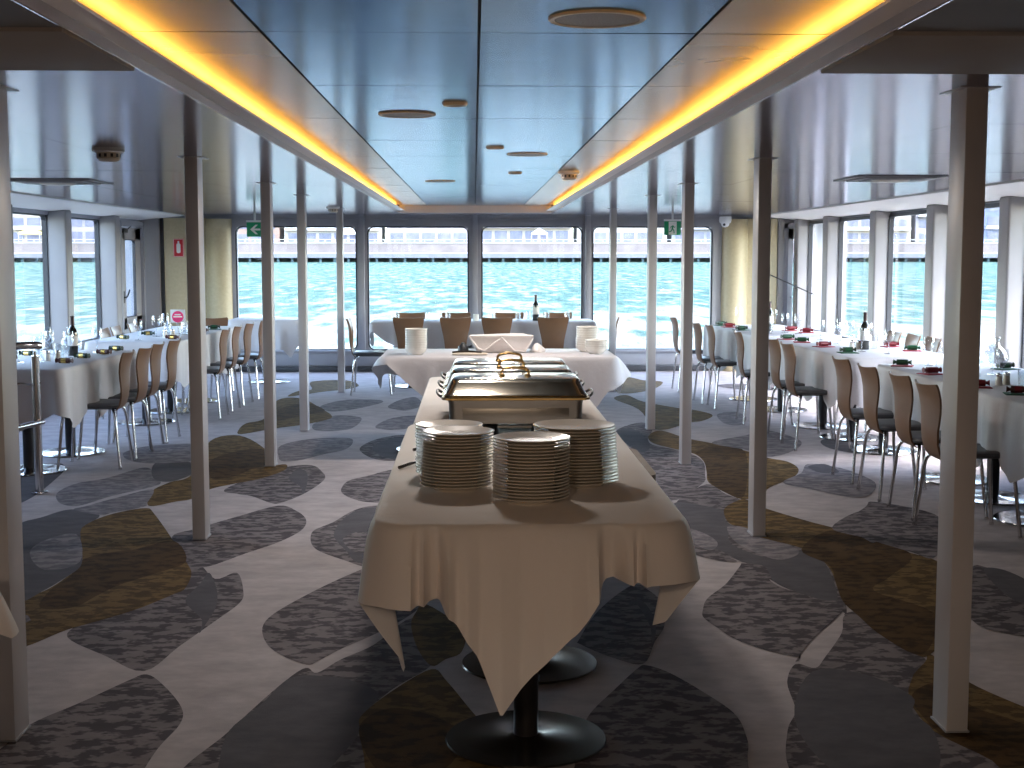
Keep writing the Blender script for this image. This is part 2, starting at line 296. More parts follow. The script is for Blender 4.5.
def ring_frame(bm, w, h, r, t, depth, mat):
    """rounded rectangular frame in the xz plane, bar width t"""
    o = rrect(w, h, r + t, 6); i = rrect(w - 2 * t, h - 2 * t, r, 6)
    n = len(o)
    def V(p, y): return bm.verts.new(mat @ Vector((p[0], y, p[1])))
    of = [V(p, 0) for p in o]; inf = [V(p, 0) for p in i]; ob = [V(p, depth) for p in o]; ib = [V(p, depth) for p in i]
    for k in range(n):
        j = (k + 1) % n
        bm.faces.new((of[k], of[j], inf[j], inf[k])); bm.faces.new((ob[j], ob[k], ib[k], ib[j]))
        bm.faces.new((of[j], of[k], ob[k], ob[j])); bm.faces.new((inf[k], inf[j], ib[j], ib[k]))
CARPET = [
 (1, [(-1.43,4.26), (-1.33,4.47), (-1.23,4.7), (-1.18,4.77), (-1.09,4.64), (-0.98,4.41), (-0.95,4.25), (-0.97,4.04), (-0.97,3.82), (-0.95,3.6), (-1.3,3.61), (-1.48,3.9), (-1.45,4.05)]),
 (1, [(-1.61,5.26), (-1.39,5), (-1.2,4.81), (-1.14,5.12), (-1.07,5.48), (-1.02,5.77), (-1.04,5.98), (-1.13,6.33), (-1.21,6.21), (-1.37,6.54), (-1.46,6.18), (-1.55,5.82), (-1.61,5.49)]),
 (3, [(-1.26,6.33), (-1.16,5.99), (-1.11,5.7), (-1.1,5.43), (-1.1,5.3), (-1.13,5.5), (-1.24,5.74), (-1.27,5.88), (-1.26,6.11)]),
 (1, [(-1.62,7.16), (-1.54,7.36), (-1.47,7.51), (-1.36,7.73), (-1.18,8.05), (-1.05,7.88), (-0.96,7.61), (-0.95,7.31), (-1.03,7.01), (-1.16,6.74), (-1.26,6.51), (-1.32,6.43), (-1.36,6.37), (-1.43,6.6)]),
 (1, [(-1.6,8.56), (-1.58,8.8), (-1.46,9.22), (-1.34,9.54), (-1.17,9.62), (-1.06,9.32), (-1.01,9.05), (-1.03,8.74), (-1.09,8.4), (-1.18,8.14), (-1.24,8.14), (-1.39,8.37), (-1.5,8.46)]),
 (3, [(-1.26,9.11), (-1.25,9.44), (-1.17,9.33), (-1.11,8.89), (-1.08,8.45), (-1.14,8.74), (-1.23,8.95)]),
 (2, [(-1.47,10.07), (-1.53,10.63), (-1.35,11), (-1.06,11.07), (-0.98,10.84), (-1,10.4), (-1.15,10.13), (-1.27,9.87), (-1.4,9.81)]),
 (2, [(-1.43,12.03), (-1.3,12.62), (-1.08,12.51), (-1.03,12.21), (-1.07,11.66), (-1.23,11.49), (-1.38,11.58)]),
 (2, [(-1.52,13.51), (-1.34,13.99), (-1.01,13.98), (-0.94,13.73), (-1.11,13.26), (-1.34,12.94), (-1.49,13.16)]),
 (1, [(-0.87,7.07), (-0.88,7.31), (-0.8,7.53), (-0.73,7.83), (-0.65,8), (-0.52,8.03), (-0.45,7.87), (-0.38,6.51), (-0.52,6.43), (-0.64,6.57), (-0.77,6.75), (-0.83,6.88)]),
 (3, [(-0.76,7.2), (-0.76,7.52), (-0.7,7.87), (-0.57,7.95), (-0.46,7.41), (-0.41,6.57), (-0.57,6.52), (-0.66,6.81), (-0.72,7)]),
 (1, [(-0.7,7.07), (-0.62,7.27), (-0.5,7.06), (-0.49,6.81), (-0.6,6.75)]),
 (1, [(-0.86,8.64), (-0.84,8.94), (-0.72,9.15), (-0.6,9.37), (-0.47,9.42), (-0.38,8.77), (-0.41,8.2), (-0.63,8.14), (-0.75,8.26), (-0.83,8.44)]),
 (1, [(-0.89,10.39), (-0.86,10.76), (-0.76,11.06), (-0.58,11.22), (-0.46,10.6), (-0.49,9.91), (-0.64,9.81), (-0.78,9.98)]),
 (3, [(-0.8,10.46), (-0.7,10.98), (-0.54,10.98), (-0.48,10.04), (-0.63,9.92)]),
 (2, [(-0.87,11.83), (-0.76,12.4), (-0.52,12.6), (-0.43,12.1), (-0.62,11.59), (-0.8,11.6)]),
 (2, [(-0.86,13.37), (-0.77,13.98), (-0.62,14.23), (-0.53,13.48), (-0.64,13.03), (-0.77,13.1)]),
 (1, [(-0.86,5.37), (-0.85,5.56), (-0.78,5.8), (-0.66,6.12), (-0.52,6.42), (-0.41,6.56), (-0.26,6.21), (-0.23,5.76), (-0.28,5.52), (-0.4,5.26), (-0.51,5.07), (-0.58,4.92), (-0.62,4.87), (-0.73,4.99), (-0.81,5.15)]),
 (1, [(-0.62,4.83), (-0.57,4.77), (-0.5,4.93), (-0.39,5.12), (-0.26,5.5), (-0.15,5.14), (-0.16,4.85), (-0.29,4.57), (-0.37,4.27), (-0.34,4.03), (-0.29,3.76), (-0.5,3.4), (-0.86,3.59), (-0.86,3.86), (-0.79,4.13), (-0.75,4.33), (-0.68,4.65)]),
 (3, [(-0.66,4.71), (-0.54,4.73), (-0.43,4.67), (-0.33,4.52), (-0.37,4.3), (-0.37,4.12), (-0.43,3.83), (-0.45,3.58), (-0.71,3.58), (-0.76,3.9), (-0.78,4.18), (-0.72,4.42)]),
 (4, [(-0.26,5.39), (-0.25,5.58), (-0.21,5.72), (-0.05,5.33), (-0.05,5.02), (-0.11,4.92), (-0.16,4.84), (-0.22,5.06)]),
 (4, [(-0.16,4.8), (-0.29,4.55), (-0.37,4.32), (-0.37,4.2), (-0.34,3.98), (-0.29,3.76), (-0.08,3.56), (0.07,3.75), (0.08,4.11), (0.01,4.27), (-0.1,4.66)]),
 (5, [(-0.37,4.22), (-0.28,4.38), (-0.13,4.29), (-0.04,4.11), (-0.09,3.84), (-0.24,3.78), (-0.32,3.93)]),
 (4, [(-1.94,5.97), (-1.91,6.28), (-1.92,6.54), (-2.08,7.08), (-2.17,7.38), (-2.17,7.58), (-2.1,7.83), (-1.96,7.99), (-1.87,7.82), (-1.63,7.17), (-1.42,6.57), (-1.34,6.31), (-1.31,6.02), (-1.34,5.92), (-1.43,5.69), (-1.53,5.52), (-1.64,5.36), (-1.72,5.15), (-1.8,5.05), (-1.91,5.2), (-2.09,5.69)]),
 (5, [(-1.94,6.61), (-1.86,6.77), (-1.73,6.86), (-1.59,7.06), (-1.42,6.57), (-1.52,6.31), (-1.62,6.11), (-1.67,5.92), (-1.72,5.71), (-1.86,5.71), (-1.91,6.02), (-1.9,6.28)]),
 (4, [(-1.93,8.05), (-1.99,8.16), (-2.06,8.59), (-2.02,8.91), (-1.94,9.25), (-2.14,10.91), (-1.96,11.23), (-1.62,10.41), (-1.49,9.63), (-1.36,9.66), (-1.33,9.39), (-1.43,9.06), (-1.57,8.85), (-1.7,8.63), (-1.74,8.3), (-1.83,8.19)]),
 (5, [(-1.93,9.83), (-1.81,10.35), (-1.62,10.37), (-1.5,9.63), (-1.57,9.45), (-1.64,9.12), (-1.78,9.07)]),
 (4, [(-2.03,11.6), (-2.04,12.05), (-1.93,12.43), (-2.04,14.01), (-1.81,14.13), (-1.49,13.16), (-1.34,12.62), (-1.34,12.32), (-1.51,11.94), (-1.73,11.68), (-1.96,11.31)]),
 (5, [(-1.92,12.53), (-1.87,13.4), (-1.67,13.63), (-1.44,12.98), (-1.6,12.63), (-1.78,12.23)]),
 (4, [(-1.99,14.53), (-1.94,14.95), (-1.82,15.09), (-1.93,16.03), (-1.54,16.19), (-1.33,15.53), (-1.44,15.08), (-1.67,14.8), (-1.95,14.34)]),
 (3, [(-2.55,7.53), (-2.49,7.71), (-2.39,7.96), (-2.17,7.77), (-2.17,7.42), (-2.08,7.08), (-1.92,6.54), (-1.91,6.28), (-1.94,5.97), (-1.98,5.8), (-2.13,5.93), (-2.49,6.98)]),
 (2, [(-2.25,6.78), (-2.27,7.08), (-2.15,7.24), (-1.94,6.58), (-2.06,6.41)]),
 (2, [(-2.61,8.39), (-2.65,8.61), (-2.62,8.89), (-2.48,9.09), (-2.34,9.54), (-2.19,9.22), (-2.08,8.91), (-2.09,8.74), (-2.26,8.41), (-2.36,8.1), (-2.43,8.07), (-2.52,8.17)]),
 (3, [(-2.17,9.08), (-2.31,9.73), (-2.16,9.83), (-2.04,9.72), (-1.94,9.27), (-2.02,8.93)]),
 (2, [(-2.67,10.26), (-2.59,10.59), (-2.42,10.7), (-2.24,10.7), (-2.07,10.13), (-2.06,9.82), (-2.35,9.73), (-2.54,9.89)]),
 (2, [(-2.37,7.95), (-2.33,8.06), (-2.23,8.32), (-2.07,8.63), (-1.99,8.16), (-1.98,8.03), (-2.11,7.86), (-2.17,7.78)]),
 (3, [(-3.17,9.2), (-3.1,9.47), (-3,9.75), (-2.88,9.46), (-2.82,9.1), (-2.75,8.39), (-2.81,8.18)]),
 (1, [(1.21,8.03), (1.52,8.09), (1.55,7.43), (1.71,6.86), (1.76,6.46), (1.58,5.58), (1.55,5.58), (1.53,5.69), (1.44,5.84), (1.37,6.12), (1.32,6.48), (1.24,6.62), (1.14,6.88), (1.13,7.26)]),
 (1, [(1.57,5.53), (1.63,5.48), (1.68,4.93), (1.65,4.8), (1.57,4.68), (1.56,5.03), (1.54,5.43)]),
 (4, [(1.58,14.95), (1.86,16.45), (2.03,16.1), (2.23,15.86), (1.98,14.94), (1.64,14.52)]),
 (4, [(1.46,14), (1.63,14.39), (1.73,13.74), (2,13.14), (2.11,13.02), (2.23,12.69), (2.21,12.42), (2.06,12.09), (1.95,12), (1.79,11.73), (1.64,11.5), (1.56,11.64), (1.6,13.04)]),
 (4, [(1.43,11), (1.5,11.3), (1.61,11.43), (1.74,10.96), (1.9,10.65), (2.08,10.24), (2.17,9.88), (2.28,9.68), (2.28,9.35), (2.16,8.99), (1.91,8.59), (1.82,8.35), (1.66,8.17), (1.59,8.4), (1.55,8.8), (1.61,9.23), (1.67,9.7), (1.66,10.09), (1.54,10.37), (1.43,10.66)]),
 (5, [(1.69,10.16), (1.91,10.5), (2.07,10.19), (1.69,8.31), (1.59,8.45), (1.56,8.8), (1.62,9.28), (1.68,9.76)]),
 (1, [(1.2,11.39), (1.5,12.01), (1.53,11.5), (1.43,11), (1.41,10.59), (1.54,10.33), (1.65,10.02), (1.66,9.64), (1.58,9.12), (1.5,8.75), (1.2,8.14), (1.22,9.13), (1.22,10.38)]),
 (3, [(1.19,11.31), (1.36,11.56), (1.41,10.94), (1.36,10.37), (1.26,10.24)]),
 (1, [(1.22,8.05), (1.52,8.72), (1.58,8.36), (1.63,8.11), (1.46,7.79), (1.32,7.64)]),
 (3, [(1.2,8.03), (1.32,8.03), (1.46,7.81), (1.42,7.52), (1.43,7.34), (1.38,7.2), (1.34,6.87), (1.46,6.57), (1.65,6.71), (1.71,6.56), (1.69,6.28), (1.59,5.76), (1.52,5.74), (1.43,5.9), (1.38,6.08), (1.4,6.38), (1.31,6.48), (1.23,6.77), (1.08,6.72), (1.07,7.32)]),
 (2, [(1.15,7.31), (1.24,7.17), (1.27,6.92), (1.2,6.74), (1.14,6.95)]),
 (1, [(1.1,6.93), (1.2,6.72), (1.29,6.5), (1.21,6.5), (1.08,6.7)]),
 (2, [(1.4,7.34), (1.5,7.28), (1.59,7.02), (1.65,6.72), (1.55,6.54), (1.46,6.57), (1.37,6.92)]),
 (1, [(0.97,5.6), (1.02,5.78), (1.15,6.04), (1.28,6.38), (1.31,6.45), (1.37,6.34), (1.37,6.04), (1.43,5.88), (1.51,5.73), (1.58,5.72), (1.57,5.58), (1.33,5.15), (1.19,4.86), (1.21,4.9), (1.11,5), (1.02,5.15), (0.98,5.31), (0.95,5.47)]),
 (4, [(1.45,7.71), (1.5,7.92), (1.6,8.11), (1.67,8.17), (1.73,7.87), (1.89,7.47), (1.98,7.29), (2.01,7.14), (2.2,6.66), (2.27,6.5), (2.28,6), (2.24,5.84), (2.13,5.63), (1.93,5.26), (1.72,4.93), (1.66,4.93), (1.61,5.17), (1.6,5.48), (1.6,5.71), (1.64,5.95), (1.7,6.29), (1.71,6.55), (1.67,6.8), (1.52,7.06), (1.5,7.3), (1.43,7.41)]),
 (5, [(1.67,6.75), (1.98,7.23), (2.2,6.66), (1.94,6.15), (1.79,5.89), (1.93,5.5), (1.69,4.93), (1.61,5.17), (1.6,5.48), (1.6,5.71), (1.66,6.05), (1.72,6.4)]),
 (4, [(1.48,4.45), (1.55,4.64), (1.67,4.84), (1.72,4.93), (1.74,4.6), (1.83,4.33), (1.92,4.16), (1.72,3.7), (1.54,3.79), (1.5,3.93), (1.45,4.11), (1.44,4.28)]),
 (5, [(1.49,4.45), (1.65,4.6), (1.66,4.34), (1.76,4.17), (1.79,3.92), (1.54,3.8), (1.5,3.94), (1.46,4.13)]),
 (1, [(0.37,4.28), (0.48,4.54), (0.59,4.78), (0.63,4.82), (0.7,4.73), (0.78,4.53), (0.85,4.3), (0.85,4.1), (0.82,3.92), (0.71,3.56), (0.31,3.57), (0.31,3.98)]),
 (1, [(0.41,5.17), (0.53,5.61), (0.72,6.03), (0.78,5.93), (0.81,5.69), (0.77,5.35), (0.7,5.12), (0.62,4.84), (0.52,4.91), (0.41,5.09)]),
 (3, [(0.66,5.68), (0.7,5.67), (0.71,5.35), (0.69,5.12), (0.72,5.24), (0.74,5.44), (0.74,5.65), (0.71,5.79)]),
 (1, [(1.18,4.82), (1.1,4.61), (1.06,4.32), (0.99,4.13), (0.92,3.81), (0.95,3.48), (1.33,3.47), (1.54,3.79), (1.45,4.11), (1.48,4.45), (1.61,4.8), (1.59,5.12), (1.55,5.48), (1.46,5.22), (1.31,4.9), (1.24,4.77)]),
 (3, [(1.22,4.73), (1.4,4.69), (1.49,4.45), (1.44,4.28), (1.45,4.11), (1.36,3.8), (1.18,3.59), (1.04,3.81), (1.04,4.25)]),
 (1, [(2.01,7.3), (2.33,7.89), (2.44,8.06), (2.67,7.66), (2.51,6.99), (2.28,6.54), (2.21,6.67), (2.02,7.15)]),
 (1, [(2.37,6.27), (2.46,6.34), (2.51,6), (2.54,5.68), (2.29,5.1), (2.17,5.15), (2.05,5.41)]),
 (3, [(2.43,6.27), (2.53,6.27), (2.55,5.93), (2.43,5.63), (2.35,5.75)]),
 (2, [(2.04,8.78), (2.25,9.15), (2.4,9.56), (2.56,9.43), (2.64,9.09), (2.63,8.67), (2.39,8.2), (2.15,8.53)]),
 (3, [(2.37,9.44), (2.52,9.55), (2.53,9.2), (2.39,9.15)]),
 (2, [(1.9,10.68), (2.26,11.11), (2.51,11.44), (2.64,10.78), (2.44,10.2), (2.18,9.9), (2.09,10.28)]),
 (2, [(2.29,12.59), (2.5,12.79), (2.52,12.37), (2.36,11.8), (2.23,11.9)]),
 (3, [(2.81,10.78), (3.05,11.01), (3.04,10.47), (2.92,10.05), (2.76,10.34)]),
 (1, [(1.97,7.29), (2.27,7.77), (2.3,7.46), (2.1,6.91), (2.06,7.04)]),
 (1, [(-1.83,5.5), (-2.21,5.81), (-2.6,5.9), (-3.14,5.82), (-3.2,5.5), (-2.95,5.16), (-2.6,5.14), (-2.15,5.15)]),
 (3, [(-2.43,7.2), (-2.81,7.51), (-3.2,7.6), (-3.74,7.52), (-3.8,7.2), (-3.55,6.86), (-3.2,6.84), (-2.75,6.85)]),
 (2, [(4.08,4.6), (3.69,4.91), (3.3,5), (2.76,4.92), (2.7,4.6), (2.95,4.26), (3.3,4.24), (3.75,4.25)]),
 (1, [(-1.73,3.6), (-2.11,3.91), (-2.5,4), (-3.04,3.92), (-3.1,3.6), (-2.85,3.26), (-2.5,3.24), (-2.05,3.25)]),
 (3, [(1.68,2.6), (1.29,2.91), (0.9,3), (0.36,2.92), (0.3,2.6), (0.55,2.26), (0.9,2.24), (1.35,2.25)]),
 (2, [(-0.12,2.4), (-0.51,2.71), (-0.9,2.8), (-1.44,2.72), (-1.5,2.4), (-1.25,2.06), (-0.9,2.04), (-0.45,2.05)]),
 (1, [(3.17,2.6), (2.79,2.91), (2.4,3), (1.86,2.92), (1.8,2.6), (2.05,2.26), (2.4,2.24), (2.85,2.25)]),
 (3, [(0.98,13.2), (0.59,13.51), (0.2,13.6), (-0.34,13.52), (-0.4,13.2), (-0.15,12.86), (0.2,12.84), (0.65,12.85)]),
 (2, [(1.07,8.8), (0.69,9.11), (0.3,9.2), (-0.24,9.12), (-0.3,8.8), (-0.05,8.46), (0.3,8.44), (0.75,8.45)]),
 (1, [(4.17,15.2), (3.79,15.51), (3.4,15.6), (2.86,15.52), (2.8,15.2), (3.05,14.86), (3.4,14.84), (3.85,14.85)]),
 (3, [(0.68,0.8), (0.29,1.11), (-0.1,1.2), (-0.64,1.12), (-0.7,0.8), (-0.45,0.46), (-0.1,0.44), (0.35,0.45)]),
 (2, [(2.58,0.6), (2.19,0.91), (1.8,1), (1.26,0.92), (1.2,0.6), (1.45,0.26), (1.8,0.24), (2.25,0.25)]),
 (1, [(-1.12,0.9), (-1.51,1.21), (-1.9,1.3), (-2.44,1.22), (-2.5,0.9), (-2.25,0.56), (-1.9,0.54), (-1.45,0.55)]),
]

# ------------------------------------------------------------------ the room
YW = 17.40            # inner face of the wall across the far end
YB = -1.6             # behind the camera
ZC = 2.00             # side ceilings
ZM = 2.09             # raised middle ceiling
XS = 4.25             # side walls
def struct(o): return tag(o, kind='structure')

# carpet: one floor mesh, the woven shapes inlaid one over the other
def catmull_closed(P, n=5):
    out = []; N = len(P)
    for i in range(N):
        p0, p1, p2, p3 = (Vector(P[(i + k) % N]) for k in (-1, 0, 1, 2))
        for k in range(n):
            t = k / n
            out.append(0.5 * ((2 * p1) + (p2 - p0) * t + (2 * p0 - 5 * p1 + 4 * p2 - p3) * t * t + (3 * p1 - p0 - 3 * p2 + p3) * t ** 3))
    return out
bm = bmesh.new()
box(bm, -4.8, 4.8, YB - 0.1, YW + 0.12, -0.12, -0.004)
for i, (mi, poly) in enumerate(CARPET):
    vs = [bm.verts.new((p.x, p.y, -0.0038 + i * 0.000045)) for p in catmull_closed(poly)]
    f = bm.faces.new(vs); f.material_index = mi
    f.normal_update()
    r = bmesh.ops.triangulate(bm, faces=[f], ngon_method='EAR_CLIP')
for f in bm.faces: f.normal_update()
me_floor = bpy.data.meshes.new('floor')
for f in bm.faces:
    if f.normal.z < 0 and abs(f.calc_center_median().z) < 0.0039: f.normal_flip()
bm.to_mesh(me_floor); bm.free()
for q in CARPETS: me_floor.materials.append(q)
struct(link(bpy.data.objects.new('floor', me_floor)))

# far wall with four window openings
WIN = [(-3.03, -1.506), (-1.353, -0.076), (0.103, 1.386), (1.528, 3.062)]
WZ0, WZ1 = 0.28, 1.85
bm = bmesh.new()
def wallpiece(x0, x1, z0, z1, mi=0): box(bm, x0, x1, YW, YW + 0.12, z0, z1, mi=mi)
wallpiece(-4.75, 4.75, -0.1, WZ0); wallpiece(-4.75, 4.75, WZ1, 2.25)
xs = [-4.75] + [v for w in WIN for v in w] + [3.99]
for a, b in zip(xs[0::2], xs[1::2]): wallpiece(a, b, WZ0, WZ1)
box(bm, -3.05, 3.08, YW - 0.05, YW, WZ0 - 0.035, WZ0 - 0.005, 0.006)          # ledge
box(bm, -3.44, 3.54, YW - 0.02, YW, 0.08, 0.235, 0.004)                      # dado board
box(bm, -3.44, 3.54, YW - 0.012, YW, 1.94, 1.955, 0.003)
struct(build('wall_back', bm, M['frame_grey']))
bm = bmesh.new(); box(bm, -3.44, 3.54, YW - 0.035, YW, 0, 0.065, 0.004)
struct(build('baseboard_back', bm, M['skirt']))
for n, (a, b) in enumerate(WIN):
    bm = bmesh.new()
    T = Matrix.Translation(((a + b) / 2, YW - 0.008, (WZ0 + WZ1) / 2))
    ring_frame(bm, b - a + 0.02, WZ1 - WZ0 + 0.02, 0.07, 0.018, 0.06, T)
    w = struct(build('window_%d' % (n + 1), bm, M['gasket']))
    bm = bmesh.new(); box(bm, a, b, YW + 0.06, YW + 0.066, WZ0, WZ1)
    build('pane', bm, M['wglass'], w)
    bm = bmesh.new()
    ring_frame(bm, b - a + 0.13, WZ1 - WZ0 + 0.13, 0.08, 0.055, 0.02, Matrix.Translation(((a + b) / 2, YW - 0.022, (WZ0 + WZ1) / 2)))
    build('frame', bm, M['frame_grey'], w)
# mullion posts standing proud between the windows
for n, x in enumerate((-1.43, 0.013, 1.457)):
    bm = bmesh.new()
    box(bm, x - 0.032, x + 0.032, YW - 0.075, YW, WZ0, ZC, 0.006)
    struct(build('trim_%d' % (n + 1), bm, M['frame_grey']))
# cream corner panels with rounded columns
bm = bmesh.new()
box(bm, -3.94, -3.40, YW - 0.03, YW, 0, 1.96, 0.004); box(bm, 3.5, 3.905, YW - 0.03, YW, 0, 1.96, 0.004)
struct(build('wall_corner', bm, M['cream']))
for n, x in enumerate((-3.25, 3.36)):
    bm = bmesh.new(); lathe(bm, [(0, 0), (0.17, 0), (0.17, 1.95), (0, 1.95)], 40, (x, YW + 0.02, 0))
    struct(build('trim_%d' % (n + 4), bm, M['cream']))
bm = bmesh.new()
box(bm, -4.21, -3.985, YW - 0.10, YW, 0, 1.97, 0.02); box(bm, -3.985, -3.945, YW - 0.05, YW, 0, 1.97, 0.004, mi=1)
box(bm, 3.91, 3.985, YW - 0.06, YW, 0, 1.97, 0.01)
struct(build('trim_6', bm, [M['pillar'], M['gasket']]))

# side walls: solid near the camera, then windows between pillars
PY = [8.55, 10.27, 11.97, 13.72, 15.60, 17.02]      # near faces of the pillars
PW = 0.2
SZ0, SZ1 = 0.55, 1.895
def side_wall(s, name, y_end):
    bm = bmesh.new()
    x0, x1 = (XS, XS + 0.12) if s > 0 else (-XS - 0.12, -XS)
    box(bm, x0, x1, YB, y_end, -0.1, SZ0); box(bm, x0, x1, YB, y_end, SZ1, 2.25)
    box(bm, x0, x1, YB, PY[0], SZ0, SZ1)
    struct(build(name, bm, M['wall_grey']))
side_wall(1, 'wall_right', 17.2); 
def left_wall():
    bm = bmesh.new()
    box(bm, -XS - 0.12, -XS, YB, 15.85, -0.1, SZ0); box(bm, -XS - 0.12, -XS, YB, YW + .1, SZ1, 2.25)
    box(bm, -XS - 0.12, -XS, YB, PY[0], SZ0, SZ1); box(bm, -XS - 0.12, -XS, 16.98, YW + .1, -0.1, SZ1)
    struct(build('wall_left', bm, M['wall_grey']))
left_wall()
tn = 7; wn = 5
for s in (-1, 1):
    for i, y in enumerate(PY):
        if s < 0 and i == 5: continue
        bm = bmesh.new()
        xa, xb = (XS - 0.17, XS + 0.03) if s > 0 else (-XS - 0.03, -XS + 0.17)
        box(bm, xa, xb, y, y + PW, 0, 1.945, 0.02, seg=3)
        struct(build('trim_%d' % tn, bm, M['pillar'])); tn += 1
    for i in range(5 if s > 0 else 4):
        a, b = PY[i] + PW, PY[i + 1]
        bm = bmesh.new()
        T = Matrix.Translation((s * (XS + 0.02), (a + b) / 2, (SZ0 + SZ1) / 2)) @ Matrix.Rotation(PI / 2, 4, 'Z')
        ring_frame(bm, b - a + 0.04, SZ1 - SZ0 + 0.04, 0.05, 0.035, 0.05, T)
        w = struct(build('window_%d' % wn, bm, M['gasket'])); wn += 1
        bm = bmesh.new()
        box(bm, s * XS + s * 0.05 - 0.003, s * XS + s * 0.05 + 0.003, a, b, SZ0, SZ1)
        build('pane', bm, M['wglass'], w)
# warm downlight strip and white coving over the side windows
for s in (-1, 1):
    bm = bmesh.new()
    V = [(s * 3.68, ZC + 0.004), (s * 3.68, ZC - 0.012), (s * 4.2, 1.935), (s * 4.28, 1.935), (s * 4.28, ZC + 0.05), (s * 3.7, ZC + 0.05)]
    a = [bm.verts.new((x, YB, z)) for x, z in V]; b = [bm.verts.new((x, YW - 0.01, z)) for x, z in V]
    bm.faces.new(a); bm.faces.new(b[::-1])
    for k in range(6): bm.faces.new((a[k], a[(k + 1) % 6], b[(k + 1) % 6], b[k]))
    struct(build('trim_%d' % tn, bm, M['coving'])); tn += 1

# doors: left one in the side wall, right one beside the cream corner
def left_door():
    y0, y1 = 15.85, 16.98
    bm = bmesh.new()
    X = -4.11
    for (a, b, z0, z1) in ((y0, y0 + 0.07, 0, 1.9), (y1 - 0.07, y1, 0, 1.9), (y0, y1, 1.83, 1.9)): box(bm, X - 0.1, X + 0.02, a, b, z0, z1, 0.006)
    d = struct(build('door_1', bm, M['wall_grey']))
    bm = bmesh.new()
    a, b = y0 + 0.08, y1 - 0.08
    for (p, q, z0, z1) in ((a, a + 0.24, 0.02, 1.82), (b - 0.24, b, 0.02, 1.82), (a, b, 0.02, 0.75), (a, b, 1.68, 1.82)):
        box(bm, X - 0.06, X - 0.015, p, q, z0, z1)
    box(bm, X - 0.02, X - 0.008, a + 0.1, b - 0.1, 0.12, 0.62, 0.01)
    build('leaf', bm, M['frame_grey'], d)
    bm = bmesh.new(); T = Matrix.Translation((X - 0.02, (a + b) / 2, 1.215)) @ Matrix.Rotation(PI / 2, 4, 'Z')
    ring_frame(bm, b - a - 0.44, 0.97, 0.05, 0.03, 0.03, T); build('window_frame', bm, M['gasket'], d)
    bm = bmesh.new(); box(bm, X - 0.05, X - 0.045, a + .2, b - .2, .74, 1.7); build('pane', bm, M['wglass'], d)
    bm = bmesh.new(); tube(bm, smooth_path([(X - 0.015, a + 0.1, 1.0), (X + 0.02, a + 0.1, 1.0), (X + 0.025, a + 0.16, 1.02), (X + 0.025, a + 0.24, 1.08)]), 0.010)
    box(bm, X - 0.02, X, a + 0.07, a + 0.13, 0.93, 1.07, 0.006); build('handle', bm, M['black'], d)
    bm = bmesh.new(); box(bm, X - 0.015, X + 0.025, a + .05, a + 0.25, 1.755, 1.80, 0.008); tube(bm, [(X + .01, a + .22, 1.78), (X + .02, a + .4, 1.84)], .006)
    build('closer', bm, M['black'], d)
left_door()
def right_door():
    bm = bmesh.new()
    x0, x1 = 3.99, 4.62; Y = YW - 0.02
    for (a, b, z0, z1) in ((x0, x0 + 0.06, 0, 1.9), (x1 - .06, x1, 0, 1.9), (x0, x1, 1.83, 1.9)): box(bm, a, b, Y, Y + 0.12, z0, z1, 0.006)
    d = struct(build('door_2', bm, M['frame_grey']))
    bm = bmesh.new()
    for (a, b, z0, z1) in ((x0 + .06, x0 + .13, .02, 1.83), (x1 - .13, x1 - .06, .02, 1.83), (x0 + .06, x1 - .06, .02, .5), (x0 + .06, x1 - .06, 1.7, 1.83)): box(bm, a, b, Y + .03, Y + .08, z0, z1)
    build('leaf', bm, M['coving'], d)
    bm = bmesh.new(); box(bm, x0 + .1, x1 - .1, Y + .05, Y + .056, .45, 1.75); build('pane', bm, M['wglass'], d)
    bm = bmesh.new(); tube(bm, smooth_path([(x0 + .1, Y + .03, .95), (x0 + .1, Y - .03, .95), (x0 + .13, Y - .035, .95), (x0 + .22, Y - .035, .96)]), .01); build('handle', bm, M['chrome'], d)
right_door()
bm = bmesh.new(); box(bm, XS, 4.75, 17.19, 17.25, -.1, 2.2); box(bm, 4.68, 4.75, 17.2, YW + .1, -.1, 2.2)
struct(build('wall_notch', bm, M['wall_grey']))
# wall behind the camera
bm = bmesh.new(); box(bm, -4.4, 4.4, YB - 0.12, YB, -0.1, 2.3)
struct(build('wall_front', bm, M['dark_wall']))

# ceilings: panels over a dark backing; seams are real gaps
def panels(bm, x0, x1, ys, z, mi, g=0.004, tilt=0.0015):
    for a, b in zip(ys, ys[1:]):
        t1, t2 = random.uniform(-tilt, tilt), random.uniform(-tilt, tilt)
        c = []
        for zz, tt in ((z, 1), (z + 0.02, 1)):
            c.append([bm.verts.new((x, y, zz + (t1 * (1 if x == x1 - g else -1) + t2 * (1 if y == b - g else -1)) * 0.5)) for x, y in
                      ((x0 + g, a + g), (x1 - g, a + g), (x1 - g, b - g), (x0 + g, b - g))])
        lo, hi = c
        bm.faces.new(lo[::-1]).material_index = mi
        bm.faces.new(hi).material_index = mi
        for k in range(4): bm.faces.new((lo[k], lo[(k + 1) % 4], hi[(k + 1) % 4], hi[k])).material_index = mi
ysM = [YB] + [3.684 + 1.14 * k for k in range(-4, 12)] + [16.5]
ysM = sorted(v for v in ysM if YB <= v <= 16.5)
bm = bmesh.new()
panels(bm, -0.565, 0.015, ysM, ZM, 0); panels(bm, 0.015, 0.6, ysM, ZM, 0)
panels(bm, -1.08, -0.565, ysM, ZM, 1); panels(bm, 0.6, 1.115, ysM, ZM, 1)
box(bm, -1.2, 1.24, YB, 16.6, ZM + 0.022, ZM + 0.06, mi=2)
ysS = sorted([3.70] + [3.70 + 1.52 * k for k in range(1, 9)] + [YW])
